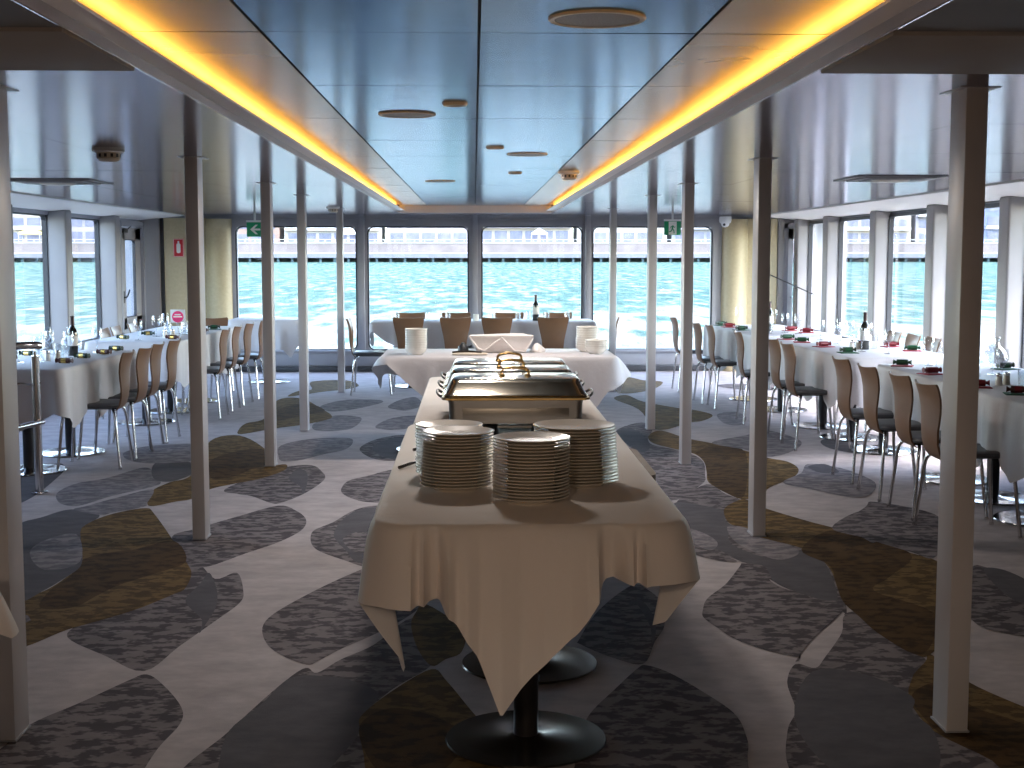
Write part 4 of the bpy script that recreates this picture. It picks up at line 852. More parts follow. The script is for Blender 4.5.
# front buffet: three tables under the near cloth, three under the next
def single(o, x, y, l, g): o.location = (x, y, 0); tag(o, l, 'table', g); return o
BW = 0.86
p1 = table_proto(BW, 0.735, M['base_dark'], 0.0, -0.05, .10)
single(p1, 0.157, 4.115, 'black pedestal buffet table nearest the camera, under the draped ecru cloth', 'buffet tables')
single(dup(p1), 0.200, 4.895, 'black pedestal buffet table second from the camera, its bronze base disc showing', 'buffet tables')
single(dup(p1), 0.165, 5.64, 'black pedestal buffet table third from the camera, under the chafing dishes', 'buffet tables')
for k, y in enumerate((6.42, 7.17, 7.92)):
    single(dup(p1), 0.165, y, 'black pedestal buffet table under the far chafing cloth, %s of three' % ORD[k + 1], 'buffet tables')
cloth('buffet_tablecloth', 'ecru cloth hanging to a long point at the front of the near buffet', 0.157, 4.875, 0.89, 2.29,
      drop=[(0, .235), (.06, .228), (.12, .222), (.145, .222), (.165, .24), (.20, .265), (.287, .36), (.38, .525), (.50, .42), (.59, .355), (.68, .295), (.775, .195), (.80, .165), (.83, .16), (.93, .17), (1.0, .17), (1.035, .19), (1.07, .34), (1.085, .36), (1.11, .24), (1.16, .2), (1.4, .2), (1.5, .42), (1.8, .22), (2, .2), (2.5, .3), (3, .22), (3.2, .2), (3.5, .42), (3.65, .2), (3.84, .2), (3.88, .3), (3.915, .50), (3.935, .40), (3.965, .25), (4, .235)],
      off=[(0, .03), (.03, .05), (.055, .0), (.08, .035), (.10, -.03), (.135, -.045), (.155, .03), (.175, .085), (.21, .05), (.25, .075), (.30, .045), (.38, .085), (.46, .05), (.55, .075), (.65, .06), (.72, .085), (.765, .075), (.785, -.03), (.83, -.04), (.875, .03), (.90, .05), (.925, -.02), (.95, .05), (.98, .03), (1, .035), (1.035, .045), (1.085, -.085), (1.11, -.02), (1.16, .02), (1.3, .03), (1.5, .05), (1.8, .03), (2, .02), (3, .02), (3.3, .03), (3.6, .02), (3.84, .03), (3.88, -.02), (3.92, -.09), (3.965, .04), (4, .03)], amp=.006, lam=.23, seed=3, mat='cloth_buffet', r=.11, rows=26, step=.007)
cloth('buffet_tablecloth', 'ecru cloth under the far chafing dishes, behind the near buffet cloth', 0.165, 7.17, 0.87, 2.27,
      drop=[(0, .2), (.5, .3), (1, .2), (1.5, .4), (2, .25), (2.5, .35), (3, .25), (3.5, .42), (3.85, .26), (3.95, .2), (4, .2)], amp=.015, seed=5, mat='cloth_buffet', r=.07)
# cross table behind the buffet
p2 = table_proto(.86, .86, M['table_base'], -0.1, 0.0)
single(p2, -0.255, 10.35, 'pedestal table at the left end of the cross buffet with the napkin basket', 'cross buffet tables')
single(dup(p2), 0.615, 10.35, 'pedestal table at the right end of the cross buffet with the bowl stacks', 'cross buffet tables')
cloth('cross_tablecloth', 'white cloth on the cross buffet holding bowls and the napkin basket', 0.182, 10.355, 1.745, .89,
      drop=[(0, .06), (.03, .05), (.12, .20), (.3, .46), (.5, .55), (.75, .52), (.9, .40), (.955, .26), (1, .22), (1.06, .16), (1.3, .14), (1.6, .34), (1.9, .15), (2, .2), (2.5, .4), (3, .2), (3.3, .3), (3.6, .18), (3.9, .09), (4, .06)],
      off=[(0, .03), (.5, .02), (1, .03), (1.1, .10), (1.3, .12), (1.6, .05), (2, .02), (3, .02), (3.5, .04), (3.9, .06), (4, .03)], amp=.012, seed=8, mat='cloth', r=.05)
# far table along the end windows
table_row(0.1, 15.43, 0.76, 2.48, 3, 0, 'pedestal table along the far windows, %s from the left', M['table_base'], 'far window tables', along='x')
cloth('far_tablecloth', 'white cloth on the long table below the far windows', 0.1, 15.43, 2.52, .79,
      drop=[(0, .10), (.03, .12), (.08, .22), (.2, .34), (.3, .40), (.4, .3), (.5, .2), (.6, .32), (.75, .42), (.9, .3), (1, .12), (1.5, .3), (2, .1), (2.5, .4), (3, .1), (3.4, .3), (3.9, .16), (3.97, .22), (4, .1)], amp=.02, seed=12)
# side rows
G1R = (3.20, 7.46, .82, 3.48, 0.0); G2R = (3.095, 10.93, .82, 2.22, math.radians(3.4)); G3R = (2.94, 13.42, .80, 1.96, math.radians(4))
G1L = (-3.085, 9.83, .76, 1.74, math.radians(-2)); G2L = (-2.915, 13.00, .76, 2.62, math.radians(-1.9)); G3L = (-2.425, 15.98, .80, .78, 0)
for g, n, nm, sd in ((G1R, 5, 'near right table row', 21), (G2R, 3, 'middle right table row', 22), (G3R, 2, 'far right table row', 23), (G1L, 2, 'near left table row', 24), (G2L, 3, 'far left table row', 25)):
    table_row(g[0], g[1], g[2], g[3], n, g[4], 'chrome based pedestal table of the ' + nm + ', %s from the camera', M['table_base'], nm)
    cloth('row_tablecloth', 'white cloth over the ' + nm, g[0], g[1], g[2] + .03, g[3] + .03, g[4], amp=.022, seed=sd, base=.30, zig=.14, pitch=.60, group='side row tablecloths')
p3 = table_proto(.78, .74, M['table_base']); single(p3, G3L[0], G3L[1], 'single pedestal table standing crosswise in the far left corner', None)
cloth('corner_tablecloth', 'white cloth on the single table in the far left corner', G3L[0], G3L[1], .82, .78, 0,
      drop=[(0, .32), (.4, .36), (.8, .34), (.9, .45), (1, .3), (1.5, .4), (2, .3), (2.5, .4), (3, .3), (3.5, .4), (4, .32)], amp=.03, lam=.25, seed=31)
# table just out of the frame at the left whose cloth corner shows
p4 = table_proto(.74, .74, M['base_dark']); single(p4, -1.60, 2.93, 'pedestal table at the left edge in front of the nearest left post', None)
cloth('side_tablecloth', 'white tablecloth corner at the left edge in front of the nearest post', -1.60, 2.93, .77, .77, 0,
      drop=[(0, .25), (.5, .35), (1, .25), (1.7, .18), (1.9, .15), (1.97, .185), (2.03, .185), (2.1, .15), (2.5, .3), (3, .25), (3.5, .35), (4, .25)],
      off=[(0, .02), (1.8, .01), (1.95, .05), (2.0, .085), (2.05, .05), (2.2, .01), (4, .02)], amp=.008, seed=33, mat='cloth_buffet')

# ------------------------------------------------------------------ chairs
def chair_proto():
    r = empty('dining_chair')
    # padded seat
    loops = []
    for z, k in ((.428, .90), (.434, .975), (.446, 1.0), (.456, .98), (.462, .92), (.463, .6)):
        lp = []
        for x, y in rrect(.41, .42, .09, 7):
            wy = 1.0 - .10 * (0.5 - (y / .42)) - (.0 if y > -.1 else .04)
            lp.append((x * wy * k, y * k + .01, z - (0.010 * max(0, (abs(x) / .2)) if z > .44 else 0) * 0 - .008 * (1 if y > .15 else 0)))
        loops.append(lp)
    bm = bmesh.new(); loft(bm, loops); build('seat', bm, M['seat'], r)
    # one-piece plywood back, waisted and curved
    prof = [(.395, -.155, .085), (.41, -.185, .10), (.44, -.207, .112), (.50, -.222, .118), (.56, -.225, .124), (.62, -.222, .136), (.68, -.222, .150), (.74, -.230, .162), (.785, -.243, .170), (.81, -.252, .170), (.82, -.256, .160)]
    bm = bmesh.new(); nx = 12; A = []; B = []
    for z, y, hw in prof:
        ra, rbk = [], []
        for k in range(nx + 1):
            t = -1 + 2 * k / nx
            yy = y - .028 * (1 - t * t) * min(1, max(0, (z - .42) / .2)) + .012
            zz = z - (.010 * math.cos(t * PI * .5) if z > .80 else 0)
            ra.append(bm.verts.new((hw * t, yy, zz))); rbk.append(bm.verts.new((hw * t, yy - .011, zz)))
        A.append(ra); B.append(rbk)
    for i in range(len(prof) - 1):
        for k in range(nx):
            bm.faces.new((A[i][k], A[i][k + 1], A[i + 1][k + 1], A[i + 1][k])); bm.faces.new((B[i][k + 1], B[i][k], B[i + 1][k], B[i + 1][k + 1]))
        bm.faces.new((A[i][0], A[i + 1][0], B[i + 1][0], B[i][0])); bm.faces.new((A[i + 1][nx], A[i][nx], B[i][nx], B[i + 1][nx]))
    for k in range(nx):
        bm.faces.new((A[-1][k], A[-1][k + 1], B[-1][k + 1], B[-1][k])); bm.faces.new((A[0][k + 1], A[0][k], B[0][k], B[0][k + 1]))
    build('backrest', bm, M['ply'], r, True, 50)
    for sx in (-1, 1):
        for fy, fx, y1 in ((-.215, .208, -.13), (.215, .195, .13)):
            bm = bmesh.new()
            tube(bm, smooth_path([(sx * fx, fy, 0.0), (sx * (fx - .016), fy * .93, .16), (sx * (fx - .034), fy * .86, .33), (sx * (fx - .055), fy * .80, .392), (sx * (fx - .10), fy * .72, .414), (sx * .03, fy * .60, .418)], 5), .0105, 10)
            lathe(bm, [(0, 0), (.013, 0), (.013, .012), (.0105, .014)], 12, (sx * fx, fy, 0))
            build('leg', bm, M['chrome'], r)
    bm = bmesh.new(); box(bm, -.07, .07, -.17, .17, .411, .43, .004); build('under_frame', bm, M['black'], r)
    return r
cp = chair_proto(); used = [False]
def chair(x, y, rz, label, group):
    o = cp if not used[0] else dup(cp)
    used[0] = True; o.location = (x, y, 0); o.rotation_euler = (0, 0, rz)
    return tag(o, label, 'chair', group)
jr = random.Random(5)
RIGHT = [(2.67, 7.15), (2.69, 7.68), (2.675, 8.27), (2.675, 8.88), (2.67, 10.4), (2.68, 10.96), (2.6, 11.97), (2.55, 13.17), (2.49, 13.62), (2.44, 14.83)]
for i, (x, y) in enumerate(RIGHT):
    chair(x, y, -PI / 2 + jr.uniform(-.05, .05), 'brown ply chair, %s from the camera on the right row aisle side' % ORD[i + 1], 'chairs on the aisle side of the right tables')
LEFT = [(-2.70, 9.61), (-2.68, 10.07), (-2.69, 10.51), (-2.66, 10.95), (-2.53, 12.48), (-2.52, 13.05), (-2.49, 13.59), (-2.44, 14.18)]
for i, (x, y) in enumerate(LEFT):
    chair(x, y, PI / 2 + jr.uniform(-.05, .05), 'brown ply chair, %s from the camera on the left row aisle side' % ORD[i + 1], 'chairs on the aisle side of the left tables')
for i, (x, y) in enumerate(((3.545, 11.02), (3.525, 11.46), (3.50, 11.90))):
    chair(x, y, PI / 2, 'ply chair by the right windows behind the middle table row, %s from camera' % ORD[i + 1], 'chairs along the right windows')
for i, (x, y) in enumerate(((-3.18, 12.56), (-3.18, 12.98), (-3.16, 13.55))):
    chair(x, y, -PI / 2, 'backlit ply chair by the left windows behind the tables, %s from camera' % ORD[i + 1], 'chairs along the left windows')
chair(-2.86, 15.02, 0.05, 'brown ply chair facing the single corner table at the far left', None)
for i, (x, y) in enumerate(((-.715, 15.0), (-.21, 14.98), (.245, 14.98), (.87, 15.02))):
    chair(x, y, jr.uniform(-.03, .03), 'brown ply chair at the far window table, back to the aisle, %s from left' % ORD[i + 1], 'chairs on the aisle side of the far window table')
for i, (x, y) in enumerate(((-.74, 15.74), (-.22, 15.73), (.42, 15.74), (.98, 15.74))):
    chair(x, y, PI + jr.uniform(-.05, .05), 'brown ply chair on the window side of the far table, %s from left' % ORD[i + 1], 'chairs on the window side of the far table')
chair(-1.10, 14.56, -PI / 2, 'ply chair in profile at the left end of the far window table', None)
chair(1.33, 14.90, PI / 2, 'ply chair in profile at the right end of the far window table', None)

# ------------------------------------------------------------------ buffet ware
CZ = TZ + 0.0045
def plate_mesh(r):
    bm = bmesh.new()
    lathe(bm, [(0, .004), (r * .55, .004), (r * .58, 0), (r * .62, 0), (r * .65, .005), (r * .95, .0165), (r, .018), (r * 1.004, .020), (r * .99, .0212), (r * .94, .0200), (r * .72, .0105), (r * .60, .0078), (0, .0075)], 56)
    return bm
def stack(n, x, y, r, name, adj, group, tilt=0.0, cat='plate', nm='dinner_plate', pitch=.0099, drift=(0, 0), what='dinner plate'):
    proto = None; rr = random.Random(int(abs(x * 1000) + y * 10))
    for k in range(n):
        if proto is None:
            if nm == 'dinner_plate': proto = build(nm, plate_mesh(r), M['china'])
            else:
                bm = bmesh.new(); lathe(bm, [(0, .003), (r * .45, .003), (r * .48, 0), (r * .54, 0), (r * .60, .006), (r * .86, .024), (r * .98, .045), (r, .052), (r * .965, .0525), (r * .93, .044), (r * .80, .026), (r * .5, .009), (0, .008)], 40)
                proto = build(nm, bm, M['china_w'])
            o = proto
        else: o = proto.copy(); COL.objects.link(o)
        o.location = (x + rr.uniform(-.0018, .0018) + drift[0] * k / n, y + rr.uniform(-.0018, .0018) + drift[1] * k / n, CZ + k * pitch)
        o.rotation_euler = (0, 0, rr.uniform(0, 6))
        if k == n - 1: l = '%s %s on top of the %s' % (adj, what, name)
        elif k == 0: l = '%s %s at the bottom of the %s' % (adj, what, name)
        else: l = '%s %s, %s from the bottom of the %s' % (adj, what, ORD[k + 1], name)
        tag(o, l, cat, group)
stack(19, .171, 4.075, .1175, 'middle plate stack', 'cream', 'plates of the middle stack', drift=(.004, 0))
stack(18, -.062, 4.30, .115, 'left plate stack', 'cream', 'plates of the left stack', drift=(.012, .004))
stack(17, -.085, 4.55, .115, 'stack behind the left plate stack', 'cream', 'plates of the rear left stack')
stack(19, .338, 4.37, .134, 'right plate stack', 'wide cream', 'plates of the right stack', drift=(-.012, 0))
stack(9, -.437, 10.16, .083, 'left bowl stack', 'cream', 'bowls of the left stack', nm='soup_bowl', cat='bowl', pitch=.018, what='soup bowl')
stack(9, .868, 10.42, .085, 'rear right bowl stack', 'cream', 'bowls of the rear right stack', nm='soup_bowl', cat='bowl', pitch=.018, drift=(.01, 0), what='soup bowl')
stack(4, .925, 10.20, .086, 'low front right bowl stack', 'cream', 'bowls of the front right stack', nm='soup_bowl', cat='bowl', pitch=.018, what='soup bowl')

def chafer_proto():
    r = empty('chafing_dish')
    W, D = .535, .35
    bm = bmesh.new()
    loft(bm, [[(x, y, .072) for x, y in rrect(W, D, .03, 5)], [(x, y, .15) for x, y in rrect(W + .006, D + .006, .03, 5)], [(x, y, .166) for x, y in rrect(W + .012, D + .012, .03, 5)]])
    box(bm, -.215, .215, -D / 2 - .004, -D / 2 + .01, .082, .135, .003)
    build('water_pan', bm, M['steel'], r)
    bm = bmesh.new()
    loft(bm, [[(x, y, z) for x, y in rrect(W + e, D + e, .035, 5)] for z, e in ((.166, .03), (.170, .062), (.177, .066), (.180, .05))]); build('rim', bm, M['brass'], r)
    bm = bmesh.new()
    loft(bm, [[(x, y, z) for x, y in rrect(W + ex, D + ey, .035, 5)] for z, ex, ey in ((.181, .045, .03), (.186, .048, .033), (.192, .03, .015), (.235, -.005, -.035), (.247, -.018, -.055), (.2505, -.032, -.075))]); build('lid', bm, M['lid'], r)
    bm = bmesh.new()
    tube(bm, smooth_path([(-.052, -.03, .25), (-.056, -.03, .268), (-.044, -.03, .281), (0, -.03, .287), (.044, -.03, .281), (.056, -.03, .268), (.052, -.03, .25)], 5), .0062, 10)
    for sx in (-1, 1): lathe(bm, [(0, .249), (.016, .249), (.014, .256), (.009, .262), (0, .262)], 16, (sx * .053, -.03, 0))
    build('lid_handle', bm, M['brass'], r)
    for sx in (-1, 1):
        bm = bmesh.new()
        tube(bm, smooth_path([(sx * (W / 2 + .012), -.09, .165), (sx * (W / 2 + .040), -.088, .176), (sx * (W / 2 + .052), -.05, .187), (sx * (W / 2 + .052), .05, .187), (sx * (W / 2 + .040), .088, .176), (sx * (W / 2 + .012), .09, .165)], 5), .0055, 8)
        build('side_handle', bm, M['black'], r)
        for sy in (-1, 1):
            bm = bmesh.new(); tube(bm, smooth_path([(sx * (W / 2 - .02), sy * (D / 2 - .02), .10), (sx * (W / 2 - .015), sy * (D / 2 - .012), .06), (sx * (W / 2 - .005), sy * (D / 2 - .003), .02), (sx * (W / 2 - .005), sy * (D / 2 - .003), .0015)], 4), .008, 8)
            build('leg', bm, M['steel'], r)
    for sx in (-.11, .11):
        bm = bmesh.new(); lathe(bm, [(0, 0.0005), (.042, 0.0005), (.044, .004), (.044, .045), (.03, .05), (0, .05)], 24, (sx, 0, 0)); build('fuel_burner', bm, M['black'], r)
    bm = bmesh.new(); box(bm, -W / 2 + .01, W / 2 - .01, -.02, -.005, .035, .043); box(bm, -W / 2 + .01, W / 2 - .01, .005, .02, .035, .043); build('stretcher', bm, M['steel'], r)
    return r
ch = chafer_proto()
for i, (x, y, l) in enumerate(((.167, 5.575, 'stainless chafing dish nearest the camera, its long front panel behind the plates'), (.163, 5.98, 'stainless chafing dish in the middle of the three'), (.166, 6.385, 'stainless chafing dish farthest from the camera, before the cross buffet'))):
    o = ch if i == 0 else dup(ch)
    o.location = (x, y, CZ); tag(o, l, 'chafing dish', 'chafing dishes on the buffet')
# dark serving utensils beside the left stack
def spoon(x, y, rz, ln, label, mat='steel_dark', z=CZ):
    t = tag(empty('serving_spoon', (x, y, z), rz), label, 'serving spoon')
    bm = bmesh.new(); tube(bm, smooth_path([(0, 0, .006), (ln * .35, 0, .012), (ln * .7, 0, .007)], 4), [.006] * 4 + [.0045] * 5, 8); build('handle', bm, M[mat], t)
    bm = bmesh.new(); lathe(bm, [(0, 0.001), (.02, .003), (.03, .010), (.031, .012), (.028, .011), (.018, .005), (0, .003)], 20)
    for v in bm.verts: v.co = Vector((v.co.x * 1.4 + ln * .82, v.co.y, v.co.z))
    build('bowl', bm, M[mat], t)
spoon(-.265, 4.70, .95, .24, 'dark serving spoon lying on the buffet left of the plate stacks')
spoon(-.235, 5.13, .5, .24, 'dark serving spoon behind the left plate stack near the chafing dishes')

# ---- cross buffet ware
t = tag(empty('napkin_basket', (.207, 10.42, CZ)), 'white linen lined basket on the cross buffet', 'basket')
def bl(w, d, z): return [(x, y, z) for x, y in rrect(w, d, .05, 6)]
bm = bmesh.new(); loft(bm, [bl(.36, .20, .0), bl(.385, .22, .012), bl(.47, .28, .10), bl(.485, .29, .125), bl(.47, .275, .127), bl(.44, .25, .10), bl(.37, .2, .02)]); build('basket_shell', bm, M['napkin_w'], t)
def flap(pts, off):
    bm = bmesh.new(); f = [bm.verts.new(p) for p in pts]; b = [bm.verts.new((p[0], p[1] + off, p[2] + .001)) for p in pts]; n = len(pts)
    bm.faces.new(f); bm.faces.new(b[::-1])
    for k in range(n): bm.faces.new((f[k], f[(k + 1) % n], b[(k + 1) % n], b[k]))
    tube(bm, list(pts) + [pts[0]], .006, 8)
    return bm
build('linen_fold', flap([(-.245, -.158, .132), (.02, -.158, .132), (-.02, -.165, .105), (-.13, -.135, .02), (-.18, -.14, .04)], .018), M['napkin_w'], t)
build('linen_fold', flap([(-.01, -.162, .133), (.245, -.158, .132), (.235, -.16, .10), (.18, -.135, .01), (.10, -.138, .02)], .018), M['napkin_w'], t)
bm = bmesh.new(); loft(bm, [[(x, y, z + .004 * math.sin(9 * x)) for x, y in rrect(w, d, .04, 6)] for z, w, d in ((.11, .43, .235), (.124, .42, .23), (.136, .36, .18), (.139, .2, .1))]); build('folded_napkins', bm, M['napkin_w'], t)
bm = bmesh.new()
rr = random.Random(4)
loft(bm, [[(.055 * k_ * (1 + .25 * math.sin(3 * a + z * 60)) * math.cos(a), .045 * k_ * (1 + .2 * math.sin(4 * a + 1)) * math.sin(a), z) for a in [2 * PI * i / 28 for i in range(28)]] for z, k_ in ((.001, 1.0), (.015, 1.05), (.035, .8), (.055, .45), (.068, .15))])
o = build('crumpled_napkin', bm, M['napkin_w']); o.location = (.485, 10.40, CZ); tag(o, 'crumpled white napkin against the right end of the basket', 'napkin')
t = tag(empty('serving_tray', (-.035, 10.12, CZ)), 'shallow tray with tongs before the linen basket', 'tray')
bm = bmesh.new(); loft(bm, [[(x, y, z) for x, y in rrect(w, d, .02, 4)] for z, w, d in ((0.0005, .24, .12), (.004, .26, .14), (.012, .27, .15), (.012, .262, .142), (.005, .25, .13))]); build('tray', bm, M['beige_pl'], t)
bm = bmesh.new(); tube(bm, smooth_path([(-.13, -.02, .02), (-.02, -.03, .026), (.09, .005, .018)], 4), .006, 8); tube(bm, smooth_path([(-.13, .0, .02), (-.02, .03, .026), (.09, .015, .018)], 4), .006, 8); build('tongs', bm, M['steel_dark'], t)
bm = bmesh.new(); lathe(bm, [(0, 0.0005), (.035, 0.0005), (.042, .02), (.038, .05), (.016, .07), (.012, .08), (0, .08)], 24)
o = build('sauce_pot', bm, M['black']); o.location = (-.085, 10.33, CZ); tag(o, 'small black pot at the left end of the linen basket', 'pot')

# ------------------------------------------------------------------ place settings
def glass_proto(h, r):
    bm = bmesh.new()
    lathe(bm, [(0, 0.001), (.034, 0.001), (.034, .003), (.01, .006), (.0045, .012), (.004, h * .42), (.01, h * .46), (r * .8, h * .56), (r, h * .70), (r * .95, h * .86), (r * .82, h)], 20)
    return build('wine_glass', bm, M['glass'])
def tumbler_proto():
    bm = bmesh.new(); lathe(bm, [(0, 0.001), (.03, 0.001), (.032, .006), (.037, .11), (.0355, .11), (.031, .012), (0, .012)], 20); return build('water_glass', bm, M['glass'])
wg = glass_proto(.185, .038); tg = tumbler_proto(); gu = {'w': False, 't': False}
def glass(x, y, label, group, kind='w', s=1.0):
    src = wg if kind == 'w' else tg
    o = src if not gu[kind] else src.copy()
    if gu[kind]: COL.objects.link(o)
    gu[kind] = True
    o.location = (x, y, CZ); o.scale = (s, s, s); tag(o, label, 'glass', group)
def napkin_proto():
    bm = bmesh.new(); box(bm, -.07, .07, -.065, .065, 0.0, .003, .001); box(bm, -.07, .066, -.065, .061, .003, .0055, .001); return bm
NK = {}
def cracker_proto(body, band):
    t = empty('bonbon_cracker')
    bm = bmesh.new(); tube(bm, [(-.052, 0, .026), (.052, 0, .026)], .0235, 18)
    build('wrapper', bm, M[body], t)
    for s in (-1, 1):
        bm = bmesh.new(); tube(bm, [(s * .05, 0, .026), (s * .056, 0, .026), (s * .064, 0, .026), (s * .084, 0, .027)], [.022, .011, .012, .022], 14); build('twisted_end', bm, M[body], t)
    bm = bmesh.new(); tube(bm, [(-.026, 0, .026), (.026, 0, .026)], .0242, 18); build('foil_band', bm, M[band], t)
    return t
CP = {}
KIND = {'g': ('green', 'green', 'red_napkin', 'green cracker on a red napkin'), 'r': ('red', 'red', 'red_napkin', 'red cracker on a red napkin'), 'G': ('darkgreen', 'green', 'green_napkin', 'dark green cracker on a green napkin'),
        'k': ('darkred', 'red', 'green_napkin', 'dark red cracker on a green napkin'), 'R': ('darkred', 'gold', None, 'dark red cracker with a gold band'), 'K': ('darkgreen', 'gold', None, 'dark green cracker with a gold band')}
def setting(x, y, k, rz, where):
    body, band, nap, txt = KIND[k]
    if nap:
        if nap not in NK: NK[nap] = build('paper_napkin', napkin_proto(), M[nap]); o = NK[nap]
        else: o = NK[nap].copy(); COL.objects.link(o)
        o.location = (x, y, CZ); o.rotation_euler = (0, 0, rz + .1); tag(o, ('red' if nap == 'red_napkin' else 'green') + ' paper napkin under the cracker ' + where, 'napkin', 'paper napkins on the right rows')
    if k not in CP: CP[k] = cracker_proto(body, band); o = CP[k]
    else: o = dup(CP[k])
    o.location = (x, y, CZ + (.006 if nap else .0005)); o.scale = (.72, .8, .8); o.rotation_euler = (0, 0, rz); tag(o, txt + ' ' + where, 'cracker', 'table crackers')
CR1 = [(2.89, 9.01, 'g'), (2.88, 8.39, 'r'), (2.86, 7.55, 'r'), (2.93, 7.16, 'k'), (3.49, 8.75, 'G')]
CR2 = [(2.78, 11.9, 'g'), (2.81, 11.49, 'g'), (2.85, 10.92, 'r'), (2.86, 10.24, 'G'), (3.40, 10.90, 'r'), (3.42, 10.43, 'g')]
CR3 = [(2.62, 14.25, 'G'), (2.64, 13.92, 'r'), (2.66, 13.36, 'G'), (3.13, 13.25, 'r'), (3.20, 12.91, 'r')]
CL1 = [(-2.83, 9.38, 'R'), (-2.84, 9.84, 'K'), (-2.79, 10.24, 'R'), (-2.80, 10.62, 'K'), (-3.32, 10.10, 'K'), (-3.33, 9.72, 'R')]
CL2 = [(-3.12, 12.07, 'K'), (-3.04, 12.67, 'K'), (-2.68, 12.06, 'R'), (-2.64, 13.20, 'R'), (-2.62, 13.67, 'G')]
for lst, nm, in ((CR1, 'near right table row'), (CR2, 'middle right table row'), (CR3, 'far right table row'), (CL1, 'near left table row'), (CL2, 'far left table row')):
    for i, (x, y, k) in enumerate(lst):
        setting(x, y, k, jr.uniform(-.5, .3), '%s in the %s' % (ORD[i + 1], nm))
GR2 = [(3.05, 11.80), (3.20, 11.70), (3.23, 11.5), (3.05, 11.25), (3.08, 10.79, 't'), (3.20, 10.72, 't'), (3.0, 10.35), (3.14, 10.12), (3.30, 11.35, 't'), (3.22, 10.95)]
GR3 = [(2.80, 14.22), (3.0, 14.2), (3.10, 13.9), (2.85, 13.3), (3.0, 12.95), (3.08, 12.75), (2.82, 12.8, 't')]
GR1 = [(3.50, 9.05), (3.02, 8.72), (3.25, 8.35), (3.15, 7.95), (3.3, 7.78, 't'), (3.22, 7.62, 't'), (3.1, 7.5, 't'), (3.08, 9.05), (3.35, 7.2)]
GL1 = [(-2.9, 10.45), (-3.3, 10.5), (-2.96, 9.92), (-3.2, 10.25), (-3.09, 10.30, 't'), (-3.05, 9.52), (-3.12, 9.72, 't'), (-3.17, 9.46), (-2.98, 9.75, 't')]
GL2 = [(-2.95, 11.93), (-2.91, 12.44), (-2.87, 12.62), (-2.80, 12.9), (-2.72, 12.74, 't'), (-2.78, 13.1, 't'), (-2.74, 13.6), (-3.0, 13.2), (-2.9, 12.85, 't'), (-2.85, 13.9)]
for lst, nm in ((GR1, 'near right table row'), (GR2, 'middle right table row'), (GR3, 'far right table row'), (GL1, 'near left table row'), (GL2, 'far left table row')):
    cw = {'w': 0, 't': 0}
    for q in lst:
        k = q[2] if len(q) > 2 else 'w'; cw[k] += 1
        glass(q[0], q[1], 'clear %s on the %s, %s from the %s end' % ('stemmed wine glass' if k == 'w' else 'water tumbler', nm, ORD[cw[k]], 'far' if lst in (GR2, GR3) else 'mixed') if False else
              'clear %s on the white cloth of the %s' % ('stemmed wine glass' if k == 'w' else 'water tumbler', nm), ('wine glasses' if k == 'w' else 'tumblers') + ' on the ' + nm, k, jr.uniform(.95, 1.06))
for x, y in ((-.53, 15.4), (-.88, 15.42), (.21, 15.4), (.5, 15.4), (.83, 15.42), (1.06, 15.38), (-.3, 15.5), (.62, 15.5)):
    glass(x, y, 'clear water tumbler on the white cloth of the far window table', 'tumblers on the far window table', 't', .85)
def shaker(x, y, col, label):
    t = tag(empty('shaker', (x, y, CZ)), label, 'shaker', 'salt and pepper shakers')
    bm = bmesh.new(); lathe(bm, [(0, 0.0005), (.02, 0.0005), (.021, .004), (.018, .05), (.016, .056), (0, .056)], 18); build('jar', bm, M[col], t)
    bm = bmesh.new(); lathe(bm, [(.0175, .052), (.0185, .056), (.017, .068), (.008, .074), (0, .075)], 18); build('cap', bm, M['chrome'], t)
for x, y, w in ((3.02, 7.66, 'near right table row'), (3.0, 10.62, 'middle right table row'), (-3.02, 9.62, 'near left table row'), (-2.8, 12.3, 'far left table row')):
    shaker(x, y, 'china_w', 'pale salt shaker with chrome cap on the ' + w); shaker(x + .06, y + .04, 'beige_pl', 'beige pepper shaker with chrome cap on the ' + w)
t = tag(empty('candle_holder', (.02, 15.35, CZ)), 'small pale candle holder on the far window table', 'candle holder')
bm = bmesh.new(); lathe(bm, [(0, 0.0005), (.03, 0.0005), (.034, .01), (.034, .075), (.03, .075), (.029, .02), (0, .02)], 20); build('cup', bm, M['china_w'], t)
bm = bmesh.new(); lathe(bm, [(0, .02), (.025, .02), (.025, .05), (0, .051)], 18); build('candle', bm, M['napkin_w'], t)
def bottle_proto():
    t = empty('wine_bottle')
    bm = bmesh.new(); lathe(bm, [(0, 0.0005), (.034, 0.0005), (.037, .006), (.037, .17), (.034, .19), (.018, .215), (.0145, .225), (.0135, .285), (.0155, .287), (.0155, .295), (0, .296)], 28); build('bottle_body', bm, M['bottle'], t)
    bm = bmesh.new(); lathe(bm, [(.0375, .075), (.0377, .076), (.0377, .15), (.0375, .151)], 28); build('paper_label', bm, M['label'], t)
    bm = bmesh.new(); lathe(bm, [(.0155, .228), (.0150, .24), (.0145, .284), (.0165, .286), (.0165, .2965), (0, .2975)], 24); build('foil_capsule', bm, M['foil'], t)
    return t
b0 = bottle_proto()
for i, (x, y, l) in enumerate(((-2.987, 10.12, 'dark wine bottle with pale label on the near left table row'), (3.093, 10.60, 'dark wine bottle with pale label on the middle right table row'),
                               (2.885, 13.12, 'dark wine bottle with pale label on the far right table row'), (.70, 15.35, 'dark wine bottle with pale label on the far window table'))):
    o = b0 if i == 0 else dup(b0)
    o.location = (x, y, CZ); tag(o, l, 'bottle', 'wine bottles on the tables')
